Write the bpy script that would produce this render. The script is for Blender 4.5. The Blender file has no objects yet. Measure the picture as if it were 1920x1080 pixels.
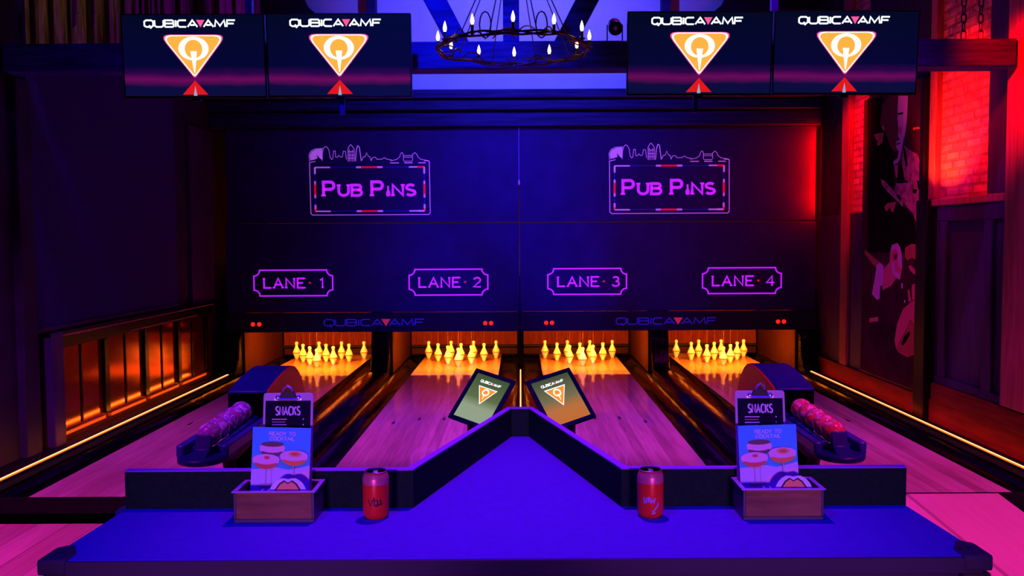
import bpy, bmesh, math, random
from mathutils import Vector, Matrix
random.seed(7)
PI = math.pi
SC = bpy.context.scene
COL = SC.collection

# ------------------------------------------------------------------ camera
F_PX = 1650.0
EYE = 1.6
PITCH = math.atan(90 / F_PX)
ROLL = math.radians(-0.3)
cam_data = bpy.data.cameras.new('camera')
cam_data.sensor_width = 36.0
cam_data.lens = 36.0 * F_PX / 1920
cam_data.shift_x = -16 / 1920
cam_data.clip_start = 0.05
cam = bpy.data.objects.new('camera', cam_data)
COL.objects.link(cam)
CAM_M = Matrix.Translation((0, 0, EYE)) @ Matrix.Rotation(PI / 2 - PITCH, 4, 'X') @ Matrix.Rotation(ROLL, 4, 'Z')
cam.matrix_world = CAM_M
SC.camera = cam

# ------------------------------------------------------------------ world, exposure, stage lights
w = bpy.data.worlds.new('world'); SC.world = w
w.use_nodes = True
w.node_tree.nodes['Background'].inputs[0].default_value = (0.10, 0.03, 1.0, 1)
w.node_tree.nodes['Background'].inputs[1].default_value = 0.006
SC.view_settings.view_transform = 'Standard'
SC.view_settings.look = 'None'
SC.view_settings.exposure = 0.0
SC.view_settings.gamma = 1.0
SC.view_settings.use_curve_mapping = False
SC.cycles.max_bounces = 6
SC.cycles.sample_clamp_indirect = 4.0
SC.cycles.use_denoising = True


def aim(o, target):
    d = Vector(target) - o.location
    o.rotation_euler = d.to_track_quat('-Z', 'Y').to_euler()


def spot(name, loc, target, color, power, angle=60, blend=0.6, size=0.08):
    l = bpy.data.lights.new(name, 'SPOT')
    l.energy = power; l.color = color; l.spot_size = math.radians(angle); l.spot_blend = blend
    l.shadow_soft_size = size
    o = bpy.data.objects.new(name, l); COL.objects.link(o); o.location = loc; aim(o, target)
    return o


def area(name, loc, target, color, power, sx, sy):
    l = bpy.data.lights.new(name, 'AREA')
    l.energy = power; l.color = color; l.shape = 'RECTANGLE'; l.size = sx; l.size_y = sy
    o = bpy.data.objects.new(name, l); COL.objects.link(o); o.location = loc; aim(o, target)
    return o


BLUE = (0.0, 0.0, 1.0)
VIOLET = (0.62, 0.02, 1.0)
MAGENTA = (0.62, 0.035, 1.0)
RED = (1.0, 0.0, 0.0)
AMBER = (1.0, 0.22, 0.012)

# blue and violet floods over the bar table
spot('blue_flood', (-1.1, 0.9, 4.3), (-0.6, 2.0, 0.9), BLUE, 300, 60)
spot('blue_flood', (1.2, 0.9, 4.3), (0.5, 2.0, 0.9), BLUE, 240, 60)
spot('violet_flood', (0.05, 3.1, 4.3), (0.0, 2.35, 0.9), VIOLET, 520, 38, 1.0)
# low violet fill lights, added near the camera to brighten caddies and cards
spot('caddy_fill', (-0.75, -0.9, 1.06), (-0.55, 2.2, 1.04), (0.60, 0.13, 1.0), 210, 26, 0.8, 0.15)
spot('caddy_fill', (0.75, -0.9, 1.06), (0.55, 2.2, 1.04), (0.60, 0.13, 1.0), 210, 26, 0.8, 0.15)
# magenta floods over the lanes and the side floors
spot('magenta_flood', (-1.0, 6.75, 4.5), (-1.15, 7.3, 0.0), MAGENTA, 900, 66, 1.0, 0.3)
spot('magenta_flood', (1.0, 6.75, 4.5), (1.15, 7.3, 0.0), MAGENTA, 900, 66, 1.0, 0.3)
spot('pink_flood', (2.9, 3.0, 4.0), (2.75, 5.3, 0.0), (1.0, 0.03, 0.72), 900, 50, 0.9)
spot('pink_flood', (-2.9, 3.0, 4.0), (-2.95, 5.5, 0.0), (0.7, 0.03, 1.0), 800, 54, 0.9)
spot('rose_flood', (-3.4, 2.2, 3.2), (-2.75, 4.6, -0.165), (1.0, 0.0, 0.16), 260, 40, 1.0)
# blue wash on the masking panels and the truss, violet wash on the pale gable wall
spot('mask_wash', (0.0, 6.9, 4.3), (-0.2, 10.6, 1.6), BLUE, 640, 42, 1.0)
spot('mask_wash', (2.2, 5.2, 4.3), (2.0, 10.6, 1.2), (0.8, 0.0, 0.6), 170, 34, 1.0)
spot('beam_wash', (-0.8, 4.0, 4.6), (-0.6, 6.3, 2.9), (0.0, 0.015, 1.0), 900, 46, 1.0)
spot('wall_wash', (0.0, 8.6, 4.6), (0.0, 11.0, 3.9), (0.05, 0.056, 1.0), 600, 120, 0.9)
# red uplights along the brick wall
spot('blue_flood', (-1.75, 4.4, 4.4), (-1.7, 5.4, 0.6), BLUE, 260, 26, 1.0)
spot('blue_flood', (1.75, 4.4, 4.4), (1.7, 5.4, 0.6), BLUE, 230, 26, 1.0)
spot('red_uplight', (2.6, 8.6, 3.7), (3.6, 9.55, 2.5), RED, 330, 40, 0.7)
spot('red_uplight', (2.9, 7.0, 3.6), (3.7, 7.25, 2.55), RED, 150, 64, 0.8)
spot('red_uplight', (3.26, 7.50, 1.97), (3.64, 7.42, 2.7), (1.0, 0.035, 0.0), 80, 110, 0.6, 0.04)
area('red_tube', (3.57, 10.50, 2.40), (3.40, 10.60, 2.40), RED, 26, 0.05, 1.0)
spot('red_uplight', (2.7, 5.6, 3.3), (3.6, 6.3, 2.7), RED, 430, 46, 0.8)
spot('drape_fill', (-2.3, 5.7, 4.7), (-3.5, 6.6, 3.5), (1.0, 0.55, 0.25), 14, 46, 1.0)  # warm fill added to lift the dim drape, no fixture there
spot('purple_wash', (-1.2, 5.6, 4.4), (-3.7, 7.6, 1.4), (0.22, 0.0, 1.0), 60, 60, 1.0)
spot('purple_wash', (1.2, 5.6, 4.4), (3.6, 7.6, 0.9), (0.75, 0.0, 1.0), 210, 42, 1.0)
# amber lamps inside the four pin decks, behind the masking
for k, (xa, xb) in enumerate(((-3.33, -1.83), (-1.55, -0.04), (0.04, 1.55), (1.83, 3.33))):
    area('pin_deck_lamp', ((xa + xb) / 2, 10.70, 0.62), ((xa + xb) / 2, 11.6, 0.0), AMBER, 120, 0.9, 0.08)
# the amber light strips' own spill on to the walls beside them
area('strip_spill', (-3.46, 7.9, 0.05), (-3.7, 7.9, 0.03), (1.0, 0.2, 0.008), 5, 4.7, 0.02)
area('strip_spill', (3.43, 7.9, 0.05), (3.6, 7.9, 0.10), (1.0, 0.02, 0.0), 3, 4.7, 0.02)


# ------------------------------------------------------------------ picture-to-world helpers used to take measurements
def ray(x, y):
    return CAM_M.to_3x3() @ Vector(((x - 976) / F_PX, -(y - 540) / F_PX, -1))


def on_wall(x, y, X):
    d = ray(x, y); return Vector((0, 0, EYE)) + d * (X / d.x)


def at_depth(x, y, Y):
    d = ray(x, y); return Vector((0, 0, EYE)) + d * (Y / d.y)


# ------------------------------------------------------------------ materials
def lin(c):
    c = c / 255
    return c / 12.92 if c <= 0.04045 else ((c + 0.055) / 1.055) ** 2.4


def C(r, g, b):
    return (lin(r), lin(g), lin(b), 1)


def mat(name, col, rough=0.5, metal=0.0, spec=0.5, emit=None, estr=0.0, noise=0.0, nscale=20, bump=0.0, coat=0.0, stretch=None):
    m = bpy.data.materials.new(name); m.use_nodes = True
    nt = m.node_tree; b = nt.nodes['Principled BSDF']
    c = (*col[:3], 1)
    b.inputs['Base Color'].default_value = c
    b.inputs['Roughness'].default_value = rough
    b.inputs['Metallic'].default_value = metal
    b.inputs['Specular IOR Level'].default_value = spec
    b.inputs['Coat Weight'].default_value = coat
    b.inputs['Coat Roughness'].default_value = 0.08
    if emit:
        b.inputs['Emission Color'].default_value = (*emit[:3], 1)
        b.inputs['Emission Strength'].default_value = estr
    if noise or bump:
        tc = nt.nodes.new('ShaderNodeTexCoord'); mp = nt.nodes.new('ShaderNodeMapping')
        nt.links.new(tc.outputs['Object'], mp.inputs[0])
        if stretch: mp.inputs['Scale'].default_value = stretch
        n = nt.nodes.new('ShaderNodeTexNoise'); n.inputs['Scale'].default_value = nscale
        n.inputs['Detail'].default_value = 5
        nt.links.new(mp.outputs[0], n.inputs['Vector'])
        if noise:
            r = nt.nodes.new('ShaderNodeValToRGB')
            r.color_ramp.elements[0].position = 0.3; r.color_ramp.elements[1].position = 0.7
            r.color_ramp.elements[0].color = (*[v * (1 - noise) for v in c[:3]], 1)
            r.color_ramp.elements[1].color = (*[min(1, v * (1 + noise)) for v in c[:3]], 1)
            nt.links.new(n.outputs['Fac'], r.inputs[0]); nt.links.new(r.outputs[0], b.inputs['Base Color'])
        if bump:
            bp = nt.nodes.new('ShaderNodeBump'); bp.inputs['Strength'].default_value = bump
            bp.inputs['Distance'].default_value = 0.01
            nt.links.new(n.outputs['Fac'], bp.inputs['Height']); nt.links.new(bp.outputs[0], b.inputs['Normal'])
    return m


def glow(name, col, s):
    return mat(name, (0.0, 0.0, 0.0), 0.6, spec=0.0, emit=col, estr=s)


def wood_planks(name, c1, c2, plank, rough, axis=0, spec=0.5, coat=0.0):
    """boards running along Y; plank = board width in metres"""
    m = bpy.data.materials.new(name); m.use_nodes = True
    nt = m.node_tree; N = nt.nodes.new; L = nt.links.new; b = nt.nodes['Principled BSDF']
    tc = N('ShaderNodeTexCoord'); sep = N('ShaderNodeSeparateXYZ'); L(tc.outputs['Object'], sep.inputs[0])
    dv = N('ShaderNodeMath'); dv.operation = 'DIVIDE'; dv.inputs[1].default_value = plank; L(sep.outputs[axis], dv.inputs[0])
    fl = N('ShaderNodeMath'); fl.operation = 'FLOOR'; L(dv.outputs[0], fl.inputs[0])
    wn = N('ShaderNodeTexWhiteNoise'); wn.noise_dimensions = '1D'; L(fl.outputs[0], wn.inputs['W'])
    mp = N('ShaderNodeMapping'); mp.inputs['Scale'].default_value = (18, 1.1, 18) if axis == 0 else (1.1, 18, 18)
    L(tc.outputs['Object'], mp.inputs[0])
    ns = N('ShaderNodeTexNoise'); ns.inputs['Scale'].default_value = 1.6; ns.inputs['Detail'].default_value = 6
    ns.inputs['Distortion'].default_value = 0.6
    L(mp.outputs[0], ns.inputs['Vector'])
    ad = N('ShaderNodeMath'); ad.operation = 'MULTIPLY_ADD'; ad.inputs[1].default_value = 0.42
    L(wn.outputs['Value'], ad.inputs[0]); L(ns.outputs['Fac'], ad.inputs[2])
    r = N('ShaderNodeValToRGB'); r.color_ramp.elements[0].position = 0.4; r.color_ramp.elements[1].position = 0.92
    r.color_ramp.elements[0].color = c2; r.color_ramp.elements[1].color = c1
    L(ad.outputs[0], r.inputs[0])
    fr = N('ShaderNodeMath'); fr.operation = 'FRACT'; L(dv.outputs[0], fr.inputs[0])
    lt = N('ShaderNodeMath'); lt.operation = 'GREATER_THAN'; lt.inputs[1].default_value = 0.045; L(fr.outputs[0], lt.inputs[0])
    mr = N('ShaderNodeMapRange'); mr.inputs['To Min'].default_value = 0.6; L(lt.outputs[0], mr.inputs[0])
    mx = N('ShaderNodeMix'); mx.data_type = 'RGBA'; mx.blend_type = 'MULTIPLY'; mx.inputs[0].default_value = 1
    L(r.outputs[0], mx.inputs[6]); L(mr.outputs[0], mx.inputs[7])
    L(mx.outputs[2], b.inputs['Base Color'])
    b.inputs['Roughness'].default_value = rough
    b.inputs['Specular IOR Level'].default_value = spec
    b.inputs['Coat Weight'].default_value = coat; b.inputs['Coat Roughness'].default_value = 0.06
    return m


def brick_mat(name):
    m = bpy.data.materials.new(name); m.use_nodes = True
    nt = m.node_tree; N = nt.nodes.new; L = nt.links.new; b = nt.nodes['Principled BSDF']
    tc = N('ShaderNodeTexCoord'); sep = N('ShaderNodeSeparateXYZ'); L(tc.outputs['Object'], sep.inputs[0])
    cb = N('ShaderNodeCombineXYZ'); L(sep.outputs[1], cb.inputs[0]); L(sep.outputs[2], cb.inputs[1])
    br = N('ShaderNodeTexBrick'); br.inputs['Scale'].default_value = 1.0
    br.inputs['Brick Width'].default_value = 0.225; br.inputs['Row Height'].default_value = 0.075
    br.inputs['Mortar Size'].default_value = 0.012; br.inputs['Mortar Smooth'].default_value = 0.3
    br.inputs['Color1'].default_value = (0.75, 0.34, 0.26, 1); br.inputs['Color2'].default_value = (0.55, 0.24, 0.18, 1)
    br.inputs['Mortar'].default_value = (0.42, 0.19, 0.13, 1)
    L(cb.outputs[0], br.inputs['Vector'])
    ns = N('ShaderNodeTexNoise'); ns.inputs['Scale'].default_value = 9; ns.inputs['Detail'].default_value = 6
    L(tc.outputs['Object'], ns.inputs['Vector'])
    mx = N('ShaderNodeMix'); mx.data_type = 'RGBA'; mx.blend_type = 'OVERLAY'; mx.inputs[0].default_value = 0.7
    L(br.outputs['Color'], mx.inputs[6]); L(ns.outputs['Fac'], mx.inputs[7])
    L(mx.outputs[2], b.inputs['Base Color'])
    mu = N('ShaderNodeMath'); mu.operation = 'MULTIPLY_ADD'; mu.inputs[1].default_value = -1.0; L(br.outputs['Fac'], mu.inputs[0]); L(ns.outputs['Fac'], mu.inputs[2])
    bp = N('ShaderNodeBump'); bp.inputs['Strength'].default_value = 1.0; bp.inputs['Distance'].default_value = 0.05
    L(mu.outputs[0], bp.inputs['Height']); L(bp.outputs[0], b.inputs['Normal'])
    b.inputs['Roughness'].default_value = 0.8; b.inputs['Specular IOR Level'].default_value = 0.05
    return m


def screen_mat(name, stops, axis=2, lo=-0.28, hi=0.28, strength=1.0):
    """what a lit display shows: a colour ramp along a local axis"""
    m = bpy.data.materials.new(name); m.use_nodes = True
    nt = m.node_tree; N = nt.nodes.new; L = nt.links.new; b = nt.nodes['Principled BSDF']
    tc = N('ShaderNodeTexCoord'); sep = N('ShaderNodeSeparateXYZ'); L(tc.outputs['Object'], sep.inputs[0])
    ns = N('ShaderNodeTexNoise'); ns.inputs['Scale'].default_value = 3.0; L(tc.outputs['Object'], ns.inputs['Vector'])
    ma = N('ShaderNodeMath'); ma.operation = 'MULTIPLY_ADD'; ma.inputs[1].default_value = (hi - lo) * 0.10
    L(ns.outputs['Fac'], ma.inputs[0]); L(sep.outputs[axis], ma.inputs[2])
    mr = N('ShaderNodeMapRange'); mr.inputs['From Min'].default_value = lo + (hi - lo) * 0.05; mr.inputs['From Max'].default_value = hi + (hi - lo) * 0.05
    L(ma.outputs[0], mr.inputs[0])
    r = N('ShaderNodeValToRGB'); e = r.color_ramp.elements
    while len(e) < len(stops): e.new(0.5)
    for i, (p, c) in enumerate(stops):
        e[i].position = p; e[i].color = c
    L(mr.outputs[0], r.inputs[0]); L(r.outputs[0], b.inputs['Emission Color'])
    b.inputs['Emission Strength'].default_value = strength
    b.inputs['Base Color'].default_value = (0.006, 0.006, 0.008, 1); b.inputs['Roughness'].default_value = 0.3; b.inputs['Specular IOR Level'].default_value = 0.03
    return m


M = {}
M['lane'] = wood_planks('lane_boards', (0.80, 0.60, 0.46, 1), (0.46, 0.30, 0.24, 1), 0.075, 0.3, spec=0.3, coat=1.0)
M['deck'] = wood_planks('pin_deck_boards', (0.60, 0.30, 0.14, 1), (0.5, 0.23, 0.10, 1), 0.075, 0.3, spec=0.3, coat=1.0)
M['floor'] = wood_planks('floor_boards', (0.72, 0.48, 0.36, 1), (0.5, 0.3, 0.22, 1), 0.19, 0.35)
M['ramp'] = wood_planks('ramp_boards', (0.76, 0.52, 0.42, 1), (0.66, 0.43, 0.34, 1), 0.6, 0.45)
M['black'] = mat('black_paint', (0.006, 0.006, 0.008), 0.5, noise=0.3, nscale=30, spec=0.1)
M['black_gloss'] = mat('black_gloss_plastic', (0.002, 0.002, 0.003), 0.07, spec=0.22, bump=0.42, nscale=4, stretch=(13, 1.0, 13))
M['gutter'] = mat('gutter_plastic', (0.002, 0.002, 0.003), 0.08, spec=0.18, bump=0.32, nscale=4, stretch=(11, 0.9, 11))
M['mask'] = mat('masking_board', (0.036, 0.014, 0.12), 0.6, spec=0.05, noise=0.15, nscale=4)
M['mask_dark'] = mat('masking_valance', (0.02, 0.012, 0.05), 0.45, spec=0.1)
M['bulkhead'] = mat('dark_timber', (0.025, 0.02, 0.10), 0.6, noise=0.4, nscale=5, stretch=(0.4, 6, 6), spec=0.08)
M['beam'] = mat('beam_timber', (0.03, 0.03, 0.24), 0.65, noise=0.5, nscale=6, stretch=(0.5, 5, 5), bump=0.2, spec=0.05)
M['pale_wall'] = mat('pale_plaster', (0.75, 0.74, 0.78), 0.8, noise=0.06, nscale=3)
M['dark_wall'] = mat('dark_wall_paint', (0.025, 0.016, 0.045), 0.7, noise=0.25, nscale=4, spec=0.08)
M['panel'] = mat('dark_panelling', (0.04, 0.012, 0.09), 0.55, noise=0.3, nscale=5, stretch=(4, 4, 0.5), spec=0.12)
M['board'] = mat('acoustic_cloth', (0.035, 0.016, 0.13), 0.95, spec=0.0, noise=0.2, nscale=60)
M['wainscot'] = mat('lacquered_panelling', (0.36, 0.075, 0.022), 0.13, metal=0.85, bump=0.05, nscale=3, stretch=(1, 1, 0.3))
M['wainscot_frame'] = mat('lacquered_frame', (0.004, 0.003, 0.003), 0.25, spec=0.12)
M['brick'] = brick_mat('old_brick')
M['redwood'] = mat('reddish_timber', (0.36, 0.13, 0.09), 0.6, noise=0.3, nscale=8, stretch=(4, 4, 0.4), spec=0.2)
M['dark_red_wood'] = mat('dark_red_timber', (0.16, 0.018, 0.012), 0.65, noise=0.3, nscale=8, stretch=(4, 0.4, 4), spec=0.08)
M['ledge'] = mat('varnished_ledge', (0.85, 0.34, 0.03), 0.4, spec=0.3)
M['metal_black'] = mat('black_metal', (0.015, 0.015, 0.018), 0.35, metal=0.6)
M['iron'] = mat('dark_iron', (0.12, 0.09, 0.07), 0.4, metal=0.8)
M['chrome'] = mat('chrome', (0.9, 0.85, 0.9), 0.28, metal=0.9)
M['pin'] = mat('ivory_pin', (0.95, 0.88, 0.95), 0.25, coat=0.3)
M['pin_band'] = mat('rubber_pin_band', (0.36, 0.16, 0.04), 0.5)
M['string'] = mat('pin_string', (0.10, 0.05, 0.02), 0.8, spec=0.05)
M['kick'] = mat('kickback_board', (0.028, 0.007, 0.004), 0.5, noise=0.25, nscale=6, stretch=(5, 5, 0.5), spec=0.06)
M['curtain'] = mat('pit_curtain', (0.085, 0.016, 0.006), 0.85, noise=0.35, nscale=8, stretch=(6, 6, 0.4), spec=0.03)
M['led'] = glow('amber_led', (1.0, 0.40, 0.16), 2.9)
M['led_halo'] = glow('amber_led_halo', (1.0, 0.17, 0.01), 1.3)  # orange halo of the strip, painted as a glowing band
M['uv'] = mat('fluorescent_violet_ink', (0.55, 0.08, 0.75), 0.6, emit=(0.40, 0.010, 0.80), estr=1.15)
M['uv_pale'] = mat('fluorescent_lilac_ink', (0.6, 0.3, 0.75), 0.6, emit=(0.42, 0.09, 0.74), estr=0.65)
M['uv_red'] = mat('fluorescent_red_ink', (0.8, 0.03, 0.06), 0.6, emit=(0.62, 0.0, 0.03), estr=0.7)
M['uv_blue'] = mat('dark_blue_ink', (0.03, 0.03, 0.5), 0.6, emit=(0.0, 0.0, 0.25), estr=0.5)
M['dot_red'] = glow('red_indicator', (1.0, 0.015, 0.01), 1.3)
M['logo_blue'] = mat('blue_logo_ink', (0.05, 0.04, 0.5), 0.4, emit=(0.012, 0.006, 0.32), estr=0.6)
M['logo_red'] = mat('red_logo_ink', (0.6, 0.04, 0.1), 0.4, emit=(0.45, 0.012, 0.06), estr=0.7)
M['table'] = mat('bar_table_laminate', (0.08, 0.04, 0.42), 0.6, spec=0.03, noise=0.06, nscale=40)
M['table_edge'] = mat('bar_table_edge', (0.055, 0.04, 0.06), 0.6, spec=0.1)
M['splash'] = mat('backsplash_laminate', (0.010, 0.030, 0.016), 0.7, spec=0.05, noise=0.2, nscale=120)
M['lit_edge'] = mat('backsplash_lit_edge', (0.30, 0.10, 0.60), 0.5, spec=0.1)  # paler than the backsplash: light on its top edge put into the colour
M['rail_blue'] = mat('blue_grey_plastic', (0.03, 0.03, 0.28), 0.35, spec=0.3)
M['hood_dark'] = mat('dark_moulded_plastic', (0.006, 0.010, 0.13), 0.4, spec=0.2)
M['hood_red'] = mat('red_side_disc', (0.6, 0.02, 0.01), 0.45, spec=0.2)
M['void_black'] = mat('black_rubber', (0.002, 0.002, 0.003), 0.9, spec=0.0)
M['wood_caddy'] = mat('stained_plywood', (0.26, 0.13, 0.055), 0.6, noise=0.3, nscale=12, stretch=(0.6, 4, 4), spec=0.1)
M['caddy_dark'] = mat('dark_caddy_frame', (0.06, 0.05, 0.07), 0.4)
M['caddy_rim'] = mat('violet_grey_rim', (0.4, 0.36, 0.5), 0.35)
M['clipboard'] = mat('pale_hardboard', (0.62, 0.45, 0.5), 0.6)
M['paper_dark'] = mat('dark_menu_paper', (0.010, 0.006, 0.022), 0.7, spec=0.04)
M['ink_pink'] = mat('pale_pink_ink', (0.95, 0.75, 0.85), 0.6)
M['paper_white'] = mat('white_card', (0.85, 0.82, 0.88), 0.6)
M['card_sky'] = mat('blue_card_print', (0.07, 0.62, 0.85), 0.5, spec=0.1)
M['card_cloth'] = mat('lilac_card_print', (0.72, 0.62, 0.95), 0.5, spec=0.1)
M['drink_orange'] = mat('orange_print', (0.95, 0.22, 0.03), 0.5)
M['drink_red'] = mat('red_print', (0.75, 0.06, 0.05), 0.5)
M['foam'] = mat('pale_pink_print', (0.92, 0.5, 0.68), 0.5)
M['drink_dark'] = mat('dark_brown_print', (0.10, 0.02, 0.05), 0.5)
M['lip'] = mat('orange_lip_print', (0.95, 0.36, 0.12), 0.5)
M['ink_black'] = mat('black_ink', (0.012, 0.008, 0.012), 0.6)
M['ink_violet'] = mat('violet_ink', (0.35, 0.3, 0.9), 0.5)
M['can'] = mat('red_can_paint', (0.85, 0.035, 0.012), 0.35, metal=0.1, spec=0.25)
M['can_band'] = mat('pink_can_band', (0.8, 0.16, 0.22), 0.35, metal=0.3)
M['alu'] = mat('brushed_aluminium', (0.7, 0.7, 0.72), 0.3, metal=1.0)
M['bezel'] = mat('tv_bezel', (0.008, 0.008, 0.012), 0.35)
M['tv_screen'] = screen_mat('tv_picture', [(0.0, C(10, 14, 58)), (0.15, C(12, 12, 62)), (0.235, C(105, 10, 88)), (0.30, C(44, 5, 72)), (0.38, C(5, 6, 52)), (1.0, C(3, 9, 36))])
M['white_glow'] = glow('white_picture', (0.9, 1.0, 1.0), 1.5)
M['orange_glow'] = glow('orange_picture', (1.0, 0.46, 0.06), 1.0)
M['pink_glow'] = glow('pink_picture', (0.95, 0.1, 0.35), 1.0)
M['red_glow'] = glow('red_picture', (0.85, 0.01, 0.015), 0.9)
M['grey_glow'] = glow('grey_picture', (0.35, 0.5, 0.75), 0.8)
M['peach_glow'] = glow('peach_picture', (1.0, 0.8, 0.5), 1.0)
M['flame'] = glow('candle_bulb_glow', (1.0, 0.58, 0.2), 6.0)
M['candle'] = mat('candle_tube', (0.1, 0.07, 0.05), 0.5)
M['drape'] = mat('brown_drape', (0.40, 0.26, 0.14), 0.95, noise=0.6, nscale=10, stretch=(8, 8, 0.5), spec=0.0)
M['rope'] = mat('old_rope', (0.35, 0.2, 0.12), 0.9)
M['ceiling'] = mat('dark_ceiling', (0.05, 0.045, 0.06), 0.8)


# ------------------------------------------------------------------ shape builder
class MB:
    """collects faces for ONE mesh; coordinates are metres"""
    def __init__(s): s.v = []; s.f = []; s.m = []; s.k = 0
    def mat(s, k): s.k = k; return s
    def add(s, vs, fs):
        o = len(s.v); s.v += [tuple(v) for v in vs]
        s.f += [tuple(i + o for i in f) for f in fs]; s.m += [s.k] * len(fs); return s
    def box(s, x0, x1, y0, y1, z0, z1):
        v = [(x, y, z) for z in (z0, z1) for y in (y0, y1) for x in (x0, x1)]
        return s.add(v, [(0, 2, 3, 1), (4, 5, 7, 6), (0, 1, 5, 4), (2, 6, 7, 3), (0, 4, 6, 2), (1, 3, 7, 5)])
    def prism(s, poly, axis, a0, a1):
        """poly: 2D points; axis x -> (y,z), y -> (x,z), z -> (x,y)"""
        def P(p, a): return {'x': (a, p[0], p[1]), 'y': (p[0], a, p[1]), 'z': (p[0], p[1], a)}[axis]
        n = len(poly)
        v = [P(p, a0) for p in poly] + [P(p, a1) for p in poly]
        fs = [tuple(range(n)), tuple(range(2 * n - 1, n - 1, -1))] + [(i, i + n, (i + 1) % n + n, (i + 1) % n) for i in range(n)]
        return s.add(v, fs)
    def lathe(s, prof, c=(0, 0, 0), n=20, axis='z', cap=True):
        v = []; fs = []
        for r, h in prof:
            for i in range(n):
                a = 2 * PI * i / n; p = (r * math.cos(a), r * math.sin(a))
                q = {'z': (p[0], p[1], h), 'y': (p[0], h, p[1]), 'x': (h, p[0], p[1])}[axis]
                v.append((c[0] + q[0], c[1] + q[1], c[2] + q[2]))
        for k in range(len(prof) - 1):
            for i in range(n):
                j = (i + 1) % n
                fs.append((k * n + i, k * n + j, (k + 1) * n + j, (k + 1) * n + i))
        if cap:
            if prof[0][0] > 1e-5: fs.append(tuple(range(n - 1, -1, -1)))
            if prof[-1][0] > 1e-5: fs.append(tuple((len(prof) - 1) * n + i for i in range(n)))
        return s.add(v, fs)
    def sphere(s, c, r, n=16, sz=1.0):
        k = max(6, n // 2)
        return s.lathe([(max(1e-6, r * math.sin(PI * i / k)), -r * sz * math.cos(PI * i / k)) for i in range(k + 1)], c, n, cap=False)
    def tube(s, pts, r, n=8, closed=False):
        pts = [Vector(p) for p in pts]; m = len(pts); v = []; fs = []
        rr = r if isinstance(r, (list, tuple)) else [r] * m
        up = None
        for i, p in enumerate(pts):
            a = pts[i - 1] if (i or closed) else p; b = pts[(i + 1) % m] if (i < m - 1 or closed) else p
            t = (b - a).normalized()
            if up is None or abs(up.dot(t)) > 0.98: up = Vector((0, 0, 1)) if abs(t.z) < 0.9 else Vector((1, 0, 0))
            u = t.cross(up).normalized(); w_ = u.cross(t).normalized(); up = w_
            for k in range(n):
                an = 2 * PI * k / n
                v.append(p + (u * math.cos(an) + w_ * math.sin(an)) * rr[i])
        for i in range(m if closed else m - 1):
            j = (i + 1) % m
            for k in range(n):
                l = (k + 1) % n
                fs.append((i * n + k, i * n + l, j * n + l, j * n + k))
        if not closed: fs += [tuple(range(n)), tuple((m - 1) * n + k for k in range(n - 1, -1, -1))]
        return s.add(v, fs)
    # ---- flat printing in the local XZ plane, facing -Y
    def flat(s, poly, y=0.0):
        return s.add([(p[0], y, p[1]) for p in poly], [tuple(range(len(poly)))])
    def stroke(s, pts, wd, y=0.0, closed=False):
        pts = [Vector((p[0], p[1])) for p in pts]
        if closed and (pts[0] - pts[-1]).length < 1e-6: pts.pop()
        n = len(pts); L = []; R = []
        for i in range(n):
            a = pts[i - 1] if (i or closed) else None; b = pts[(i + 1) % n] if (i < n - 1 or closed) else None
            d1 = (pts[i] - a).normalized() if a is not None else None; d2 = (b - pts[i]).normalized() if b is not None else None
            if d1 is None: d1 = d2
            if d2 is None: d2 = d1
            n1 = Vector((-d1.y, d1.x)); n2 = Vector((-d2.y, d2.x)); m_ = n1 + n2
            if m_.length < 0.3: m_ = n2
            m_.normalize(); k = min(1.6, 1 / max(0.3, m_.dot(n2)))
            L.append(pts[i] + m_ * wd / 2 * k); R.append(pts[i] - m_ * wd / 2 * k)
        v = [(p.x, y, p.y) for p in L] + [(p.x, y, p.y) for p in R]
        return s.add(v, [(i, (i + 1) % n, n + (i + 1) % n, n + i) for i in range(n if closed else n - 1)])
    def ellipse(s, cx, cz, rx, rz, y=0.0, n=28, a0=0, a1=2 * PI):
        full = abs(a1 - a0 - 2 * PI) < 1e-6
        k = n if full else n + 1
        return s.flat([(cx + rx * math.cos(a0 + (a1 - a0) * i / n), cz + rz * math.sin(a0 + (a1 - a0) * i / n)) for i in range(k)], y)
    def build(s, name, mats, parent=None, bevel=0.0, smooth=35, world=False, recalc=True, two=False):
        me = bpy.data.meshes.new(name)
        vs = s.v
        if world and parent is not None:
            o_ = parent.matrix_world.translation if parent.parent is None else parent.parent.matrix_world.translation
            vs = [(a - o_.x, b - o_.y, c - o_.z) for a, b, c in vs]
        me.from_pydata(vs, [], s.f)
        if not isinstance(mats, (list, tuple)): mats = [mats]
        for m_ in mats: me.materials.append(m_)
        me.polygons.foreach_set('material_index', s.m)
        if recalc:
            bm = bmesh.new(); bm.from_mesh(me); bmesh.ops.recalc_face_normals(bm, faces=bm.faces); bm.to_mesh(me); bm.free()
        if smooth:
            me.shade_smooth(); me.set_sharp_from_angle(angle=math.radians(smooth))
        o = bpy.data.objects.new(name, me); COL.objects.link(o)
        if parent is not None: o.parent = parent
        if bevel:
            b = o.modifiers.new('bevel', 'BEVEL'); b.width = bevel; b.segments = 2; b.limit_method = 'ANGLE'
        return o


def tag(o, label, cat, group=None, kind=None):
    o['label'] = label; o['category'] = cat
    if group: o['group'] = group
    if kind: o['kind'] = kind
    return o


def thing(name, label, cat, loc=(0, 0, 0), rot=None, group=None):
    o = bpy.data.objects.new(name, None); COL.objects.link(o); o.empty_display_size = 0.1
    mw = Matrix.Translation(loc)
    if rot is not None: mw = mw @ rot.to_4x4()
    o.matrix_world = mw
    return tag(o, label, cat, group)


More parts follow.
